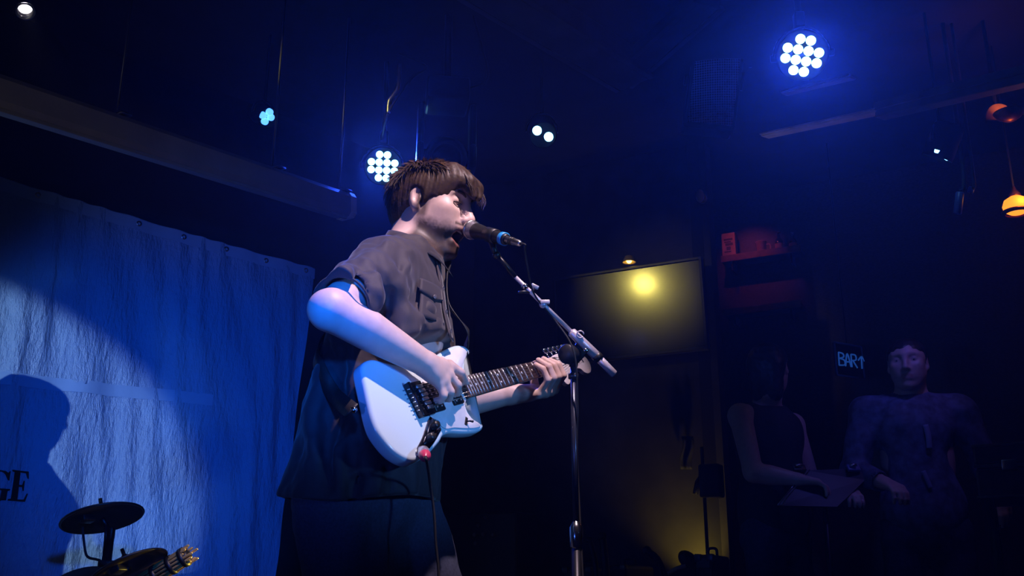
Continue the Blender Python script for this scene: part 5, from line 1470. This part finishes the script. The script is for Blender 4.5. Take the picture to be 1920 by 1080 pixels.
# left one of the two in the dark: bare right forearm bent in front
bA = P(1432, 700, 4.55); bA[2] = STAGE
make_person(bA, math.radians(-50), stand_joints(head=(.03, 0, P(1434, 694, 4.55)[2] - STAGE), shR=(0, -.19, 1.42), shL=(0, .19, 1.42), elR=(.07, -.22, 1.17), elL=(.04, .24, 1.14), wrR=(.20, -.10, 1.14), wrL=(.26, .12, 1.10), hyaw=math.radians(112)),
            'dark figure with a bare bent forearm, left of the person whose face is lit', .10, M['top_black'], -1, M['trousers_dark'], (.60, .42, .36))
bB = P(1700, 690, 4.45); bB[2] = STAGE
_pb = make_person(bB, math.radians(-105), stand_joints(head=(.05, -.0, P(1694, 688, 4.45)[2] - STAGE), shR=(0, -.19, 1.45), shL=(0, .19, 1.44), elR=(.02, -.26, 1.19), elL=(-.04, .28, 1.20), wrR=(.20, -.16, 1.12), wrL=(.14, .26, 1.06), hyaw=math.radians(-12), hpit=.05),
            'person with a blue-lit face in a patterned pale shirt standing right of the BAR sign', 0.0, M['shirt_pale'], 2, M['trousers_dark'], (.55, .38, .32))
bp_, _, bW = _pb[0], _pb[1], _pb[2]
M['highlight_tone'] = mat('highlight_tone', (.20, .22, .34), .7)  # paler ribbons paint the highlights on the chest
obj('chest_highlight', ribbon(spline([bW((.148, .030, 1.36)), bW((.152, .036, 1.31)), bW((.150, .034, 1.26))], 10), bW((0, 1, 0)) - bW((0, 0, 0)), .011, .002), M['highlight_tone'], bp_)
obj('chest_highlight', ribbon(spline([bW((.152, .000, 1.17)), bW((.155, .012, 1.13)), bW((.156, .020, 1.10))], 10), bW((0, 1, 0)) - bW((0, 0, 0)), .009, .002), M['highlight_tone'], bp_)
# drummer, seated beside the kit just outside the picture, whose shadow falls on the tarp
hd_p = tp(52, 775) + unit(np.array([-2.05, -1.9, 2.75]) - tp(52, 775)) * .80
bD = np.array([hd_p[0], hd_p[1], STAGE]); dy = math.radians(-8); hz = hd_p[2] - STAGE
make_person(bD - np.array([.02, 0, 0]), dy, dict(head=(.02, 0, hz), shR=(0, -.19, hz - .21), shL=(0, .19, hz - .21), elR=(-.04, -.22, hz - .46), elL=(-.04, .22, hz - .46), wrR=(.20, -.14, .66), wrL=(.20, .14, .66), hyaw=math.radians(-75),
            hipR=(-.02, -.10, .56), hipL=(-.02, .10, .56), knR=(.36, -.16, .50), knL=(.36, .16, .50), anR=(.36, -.16, .10), anL=(.36, .16, .10)),
            'drummer seated on a stool at the left end of the drum kit', .02, M['tee_grey'], .5, M['trousers_dark'], (.6, .42, .35))
t = thing('drum_stool', np.array([bD[0] - .03, bD[1], STAGE]), 'round black drum stool under the drummer', 'stool')
obj('seat', lathe([(0, .36), (.14, .36), (.16, .38), (.16, .41), (.14, .425), (0, .43)], np.array([bD[0] - .03, bD[1], STAGE]), TZ, 28), M['leather'], t)
obj('post', cyl(np.array([bD[0] - .03, bD[1], STAGE + .1]), np.array([bD[0] - .03, bD[1], STAGE + .37]), .015), M['black_metal'], t)
for k in range(3):
    d = np.array([math.cos(k * 2.1), math.sin(k * 2.1), 0])
    obj('leg', tube([np.array([bD[0] - .03, bD[1], STAGE + .2]) + d * .01, np.array([bD[0] - .03, bD[1], STAGE + .008]) + d * .22], .008, 8), M['black_metal'], t)

# ------------------------------------------------------------------ things in the dark on the right
# slanted folder board on a music stand
mcn = P(1545, 915, 4.15)
mx = unit(np.array([1, .15, 0])); mn = unit(np.array([.05, -.75, .5])); my = np.cross(mn, mx); my = unit(my); my = my if my[2] > 0 else -my
t = thing('music_stand', np.array([mcn[0], mcn[1], STAGE]), 'slanted dark music stand board with a thin bright edge in front of the bare-armed figure', 'music stand')
cor = [P(1458, 948, 4.1), P(1512, 882, 4.25), P(1612, 878, 4.25), P(1622, 900, 4.22), P(1570, 950, 4.1)]
nn = unit(np.cross(cor[1] - cor[0], cor[2] - cor[0])); nn = nn if nn[1] < 0 else -nn
obj('board', merge(*[(np.array([*cor, *[q - nn * .012 for q in cor]]), [(4, 3, 2, 1, 0), (5, 6, 7, 8, 9)] + [(i, (i + 1) % 5, 5 + (i + 1) % 5, 5 + i) for i in range(5)])]), M['black_plastic'], t, smooth=False)
for off in (0, .014):
    obj('edge_strip', tube([cor[0] + nn * .004 + mx * off, cor[1] + nn * .004 + mx * off], .0022, 6), M['steel'], t)
obj('post', cyl(np.array([mcn[0], mcn[1] + .03, STAGE + .03]), mcn - nn * .012 - TZ * .0, .011, n=12), M['black_metal'], t)
for k in range(3):
    d = np.array([math.cos(k * 2.1 + .5), math.sin(k * 2.1 + .5), 0]); o_ = np.array([mcn[0], mcn[1] + .03, STAGE])
    obj('leg', tube([o_ + TZ * .22, o_ + d * .24 + TZ * .008], .007, 8), M['black_metal'], t)
for px in (1498, 1600):
    t2 = thing('clip', P(px, 876, 4.24), ('dull left page clip' if px < 1550 else 'blue right page clip') + ' on the top edge of the slanted music board', 'clip', 'page clips on the music stand')
    obj('jaw', box(P(px, 878, 4.24), (.028, .008, .016), [mx, mn, my], .004), M['black_plastic'] if px < 1550 else mat('blue_clip', (.10, .12, .3), .4), t2)
    obj('spring', cyl(P(px - 6, 872, 4.23), P(px + 6, 872, 4.23), .006, n=10), M['steel'], t2)
# flight case / table with metal edging at the far right
tcn = P(1890, 868, 3.55)
cy_ = unit((tcn - CAM) * np.array([1, 1, 0])); cx_ = np.cross(cy_, TZ)
t = thing('equipment_case', np.array([tcn[0], tcn[1], STAGE]), 'dark equipment case with a thin metal edge at the right edge', 'case')
zt1 = P(1890, 829, 3.55)[2]; zt2 = P(1890, 872, 3.55)[2]; zt3 = P(1890, 935, 3.55)[2]
cw = .32; xoff = cx_ * (cw - np.linalg.norm(tcn - P(1832, 868, 3.55)))
for za, zb, nm in ((zt3, zt2 - .008, 'case_body'), (zt2 + .008, zt1, 'case_lid')):
    obj(nm, box(np.array([tcn[0], tcn[1], (za + zb) / 2]) + cy_ * .2 + xoff, (cw, .2, (zb - za) / 2), [cx_, cy_, TZ], .008), mat(nm, (.05, .035, .04), .5, noise=.2, scale=30), t, smooth=False)
for zz in (zt2, zt1 - .004, zt3 + .006):
    obj('edge_trim', box(np.array([tcn[0], tcn[1], zz]) + xoff, (cw + .004, .006, .0055 if zz == zt2 else .004), [cx_, cy_, TZ], .0015), M['steel'], t, smooth=False)
obj('latch', box(np.array([tcn[0], tcn[1] - .006, zt2]), (.024, .006, .018), [cx_, cy_, TZ], .003), M['steel'], t)
for dx in (-.9, .9):
    for dyy in (.05, .36):
        q = np.array([tcn[0], tcn[1], 0]) + cy_ * dyy + xoff + cx_ * dx * cw
        obj('leg', cyl(q + TZ * STAGE, q + TZ * zt3, .016, n=12), M['black_metal'], t)

# silhouettes against the yellow-lit part of the back wall
def wbp(px, py, off): return plane_hit(px, py, WB + BN * off, BN)
def floor_under(p): return np.array([p[0], p[1], STAGE])
# microphone stand with a clip box
p_ = wbp(1317, 860, .22); fb_ = floor_under(p_)
t = thing('microphone_stand', fb_, 'thin dark stand with a small box on top before the yellow-lit wall', 'stand')
obj('pole', cyl(fb_ + TZ * .05, np.array([*fb_[:2], wbp(1317, 838, .22)[2]]), .008, n=12), M['black_metal'], t)
obj('box_head', box(wbp(1334, 902, .22), (.050, .04, .075), [BD, BN, TZ], .01), M['black_plastic'], t)
obj('side_arm', tube([wbp(1318, 890, .22), wbp(1308, 905, .24), wbp(1304, 926, .24)], .014, 8), M['black_plastic'], t)
for k in range(3):
    d = np.array([math.cos(k * 2.1), math.sin(k * 2.1), 0])
    obj('leg', tube([fb_ + TZ * .16, fb_ + d * .12 + TZ * .008], .007, 8), M['black_metal'], t)
# cloth hanging on the wall
def rag():
    a = wbp(1286, 828, .05)
    rows = [[wbp(1277 + 22 * u_ + 3 * math.sin(6 * v_), 818 + 62 * v_, .045 + .012 * math.sin(9 * u_ + 3 * v_)) for u_ in np.linspace(0, 1, 9)] for v_ in np.linspace(0, 1, 10)]
    return sheet(rows, .004, BN)
tag(obj('cloth', rag(), M['top_black']), 'dark cloth strip hanging on the wall above the yellow glow', 'cloth')
# slanted stick and keyboard-stand legs
def stick(pts, r_, name, label, cat, group=None):
    pp = [wbp(*q) for q in pts]
    a, b = pp[0], pp[-1]
    ext = np.array([*(pp[-1] + (pp[-1] - pp[-2]) * .3)[:2], STAGE])
    t = thing(name, floor_under(ext), label, cat, group)
    obj('tube', tube(spline([*pp, ext + TZ * .3, ext], 24), r_, 10), M['black_metal'], t)
    obj('end_cap', ball(pp[0], (r_ * 1.25,) * 3, None, 12, 8), M['rubber'], t)
    obj('foot', cyl(ext, ext + TZ * .03, r_ * 1.4, n=12), M['rubber'], t)
    return t
stick([(1213, 1032, .85), (1244, 1082, .85)], .014, 'leaning_pole', 'short dark pole leaning left at the bottom right of the stage', 'pole')
stick([(1105, 1012, .6), (1118, 1080, .6)], .013, 'stand_leg', 'left of two dark stand legs before the dim yellow wall', 'stand leg', 'stand legs by the back wall')
stick([(1129, 1006, .6), (1136, 1080, .6)], .017, 'stand_leg', 'right, thicker of two dark stand legs before the dim yellow wall', 'stand leg', 'stand legs by the back wall')
def gear(px, py, wpx, off, label, name, cat, rot=0.0):
    top = wbp(px, py, off); D = proj(top)[2]; hw_ = wpx / 2 * D / F
    ax_ = [BD * math.cos(rot) + BN * math.sin(rot), -BD * math.sin(rot) + BN * math.cos(rot), TZ]
    h_ = (top[2] - STAGE) / 2
    t = thing(name, floor_under(top), label, cat)
    obj('cabinet', box(floor_under(top) + TZ * h_, (hw_, .13, h_ - .012), ax_, .015), M['black_plastic'], t, smooth=False)
    obj('handle', tube(spline([top - ax_[0] * hw_ * .5 - TZ * .012, top - ax_[0] * hw_ * .4 + TZ * .014, top + ax_[0] * hw_ * .4 + TZ * .014, top + ax_[0] * hw_ * .5 - TZ * .012], 20), .006, 8), M['black_metal'], t)
    obj('front_grille', box(floor_under(top) + TZ * h_ + ax_[1] * .132, (hw_ * .88, .004, h_ * .85), ax_, .003), M['grille_dark'], t, smooth=False)
    for dx in (-1, 1):
        obj('corner', box(top + ax_[0] * dx * (hw_ - .012) + ax_[1] * .12 - TZ * .024, (.014, .014, .014), ax_, .004), M['steel_dark'], t)
    return t
M['grille_dark'] = mat('grille_dark', (.02, .02, .02), .7, bump=.4, scale=200)
M['steel_dark'] = mat('steel_dark', (.08, .08, .085), .4, .8)
gear(1102, 1060, 56, .45, 'low dark amplifier cabinet at the bottom, left of the stand legs', 'amplifier', 'amplifier')
gear(1180, 1056, 46, .25, 'dark amplifier cabinet at the bottom between the stand legs and the leaning pole', 'amplifier', 'amplifier', .2)
gear(1336, 1036, 34, .62, 'narrow dark amplifier cabinet at the bottom under the thin stand', 'amplifier', 'amplifier')
# guitar case / bag with a glinting strap
bgc = wbp(1280, 1066, .45)
def bag():
    V, Fc = ball(bgc - TZ * .25, (.15, .09, .27), [BD, BN, TZ], 28, 18)
    n_ = vnoise(V, 14, 3)[:, None]
    return V + (V - (bgc - TZ * .25)) * (n_ - .5) * .25, Fc
t = thing('gig_bag', floor_under(bgc), 'lumpy dark gear bag with a pale strap at the bottom before the yellow wall', 'bag')
obj('bag_body', bag(), M['leather'], t)
obj('stool_under', box(floor_under(bgc) + TZ * (bgc[2] - .50 - STAGE) / 2, (.14, .1, (bgc[2] - .5 - STAGE) / 2), [BD, BN, TZ], .01), M['black_plastic'], t, smooth=False)
obj('strap', ribbon(spline([wbp(1252, 1076, .50), wbp(1268, 1066, .51), wbp(1286, 1061, .51)], 12), TZ, .008, .002), mat('strap_pale', (.35, .33, .3), .6), t)
obj('bag_flap', ball(wbp(1292, 1052, .42), (.035, .05, .055), [unit(BD + TZ), BN, unit(TZ - BD)], 16, 10), M['leather'], t)
# small glints: screws of a dark rack by the back wall
rk = wbp(905, 1000, .25)
t = thing('rack_unit', floor_under(rk), 'dark gear rack with small pale knobs behind the singer\'s legs', 'rack')
hz_ = rk[2] + .10 - STAGE
obj('rack_body', box(floor_under(rk) + TZ * hz_ / 2 - BN * .1, (.2, .12, hz_ / 2), [BD, BN, TZ], .01), M['black_plastic'], t, smooth=False)
for px, py in ((911, 970), (897, 985), (890, 1003), (906, 1002), (925, 1003), (892, 1019)):
    q = wbp(px, py, .275)
    obj('knob', lathe([(.009, 0), (.009, .012), (.006, .014), (0, .014)], q - BN * .004, BN, 14), mat('knob_grey', (.25, .25, .27), .4), t)

# ------------------------------------------------------------------ stage haze
def haze():
    m = bpy.data.materials.new('haze'); m.use_nodes = True
    nt = m.node_tree; nt.nodes.clear()
    out = nt.nodes.new('ShaderNodeOutputMaterial'); vs = nt.nodes.new('ShaderNodeVolumeScatter')
    vs.inputs['Color'].default_value = (.9, .95, 1, 1); vs.inputs['Density'].default_value = HAZE; vs.inputs['Anisotropy'].default_value = 0.7
    nt.links.new(vs.outputs[0], out.inputs['Volume'])
    return m
HAZE = 0.007
hz = obj('stage_haze', box((0.5, 3.3, 1.95), (5.5, 4.4, 1.93)), haze(), smooth=False)
tag(hz, 'thin blue-lit haze filling the air over the stage', 'haze', None, 'stuff')
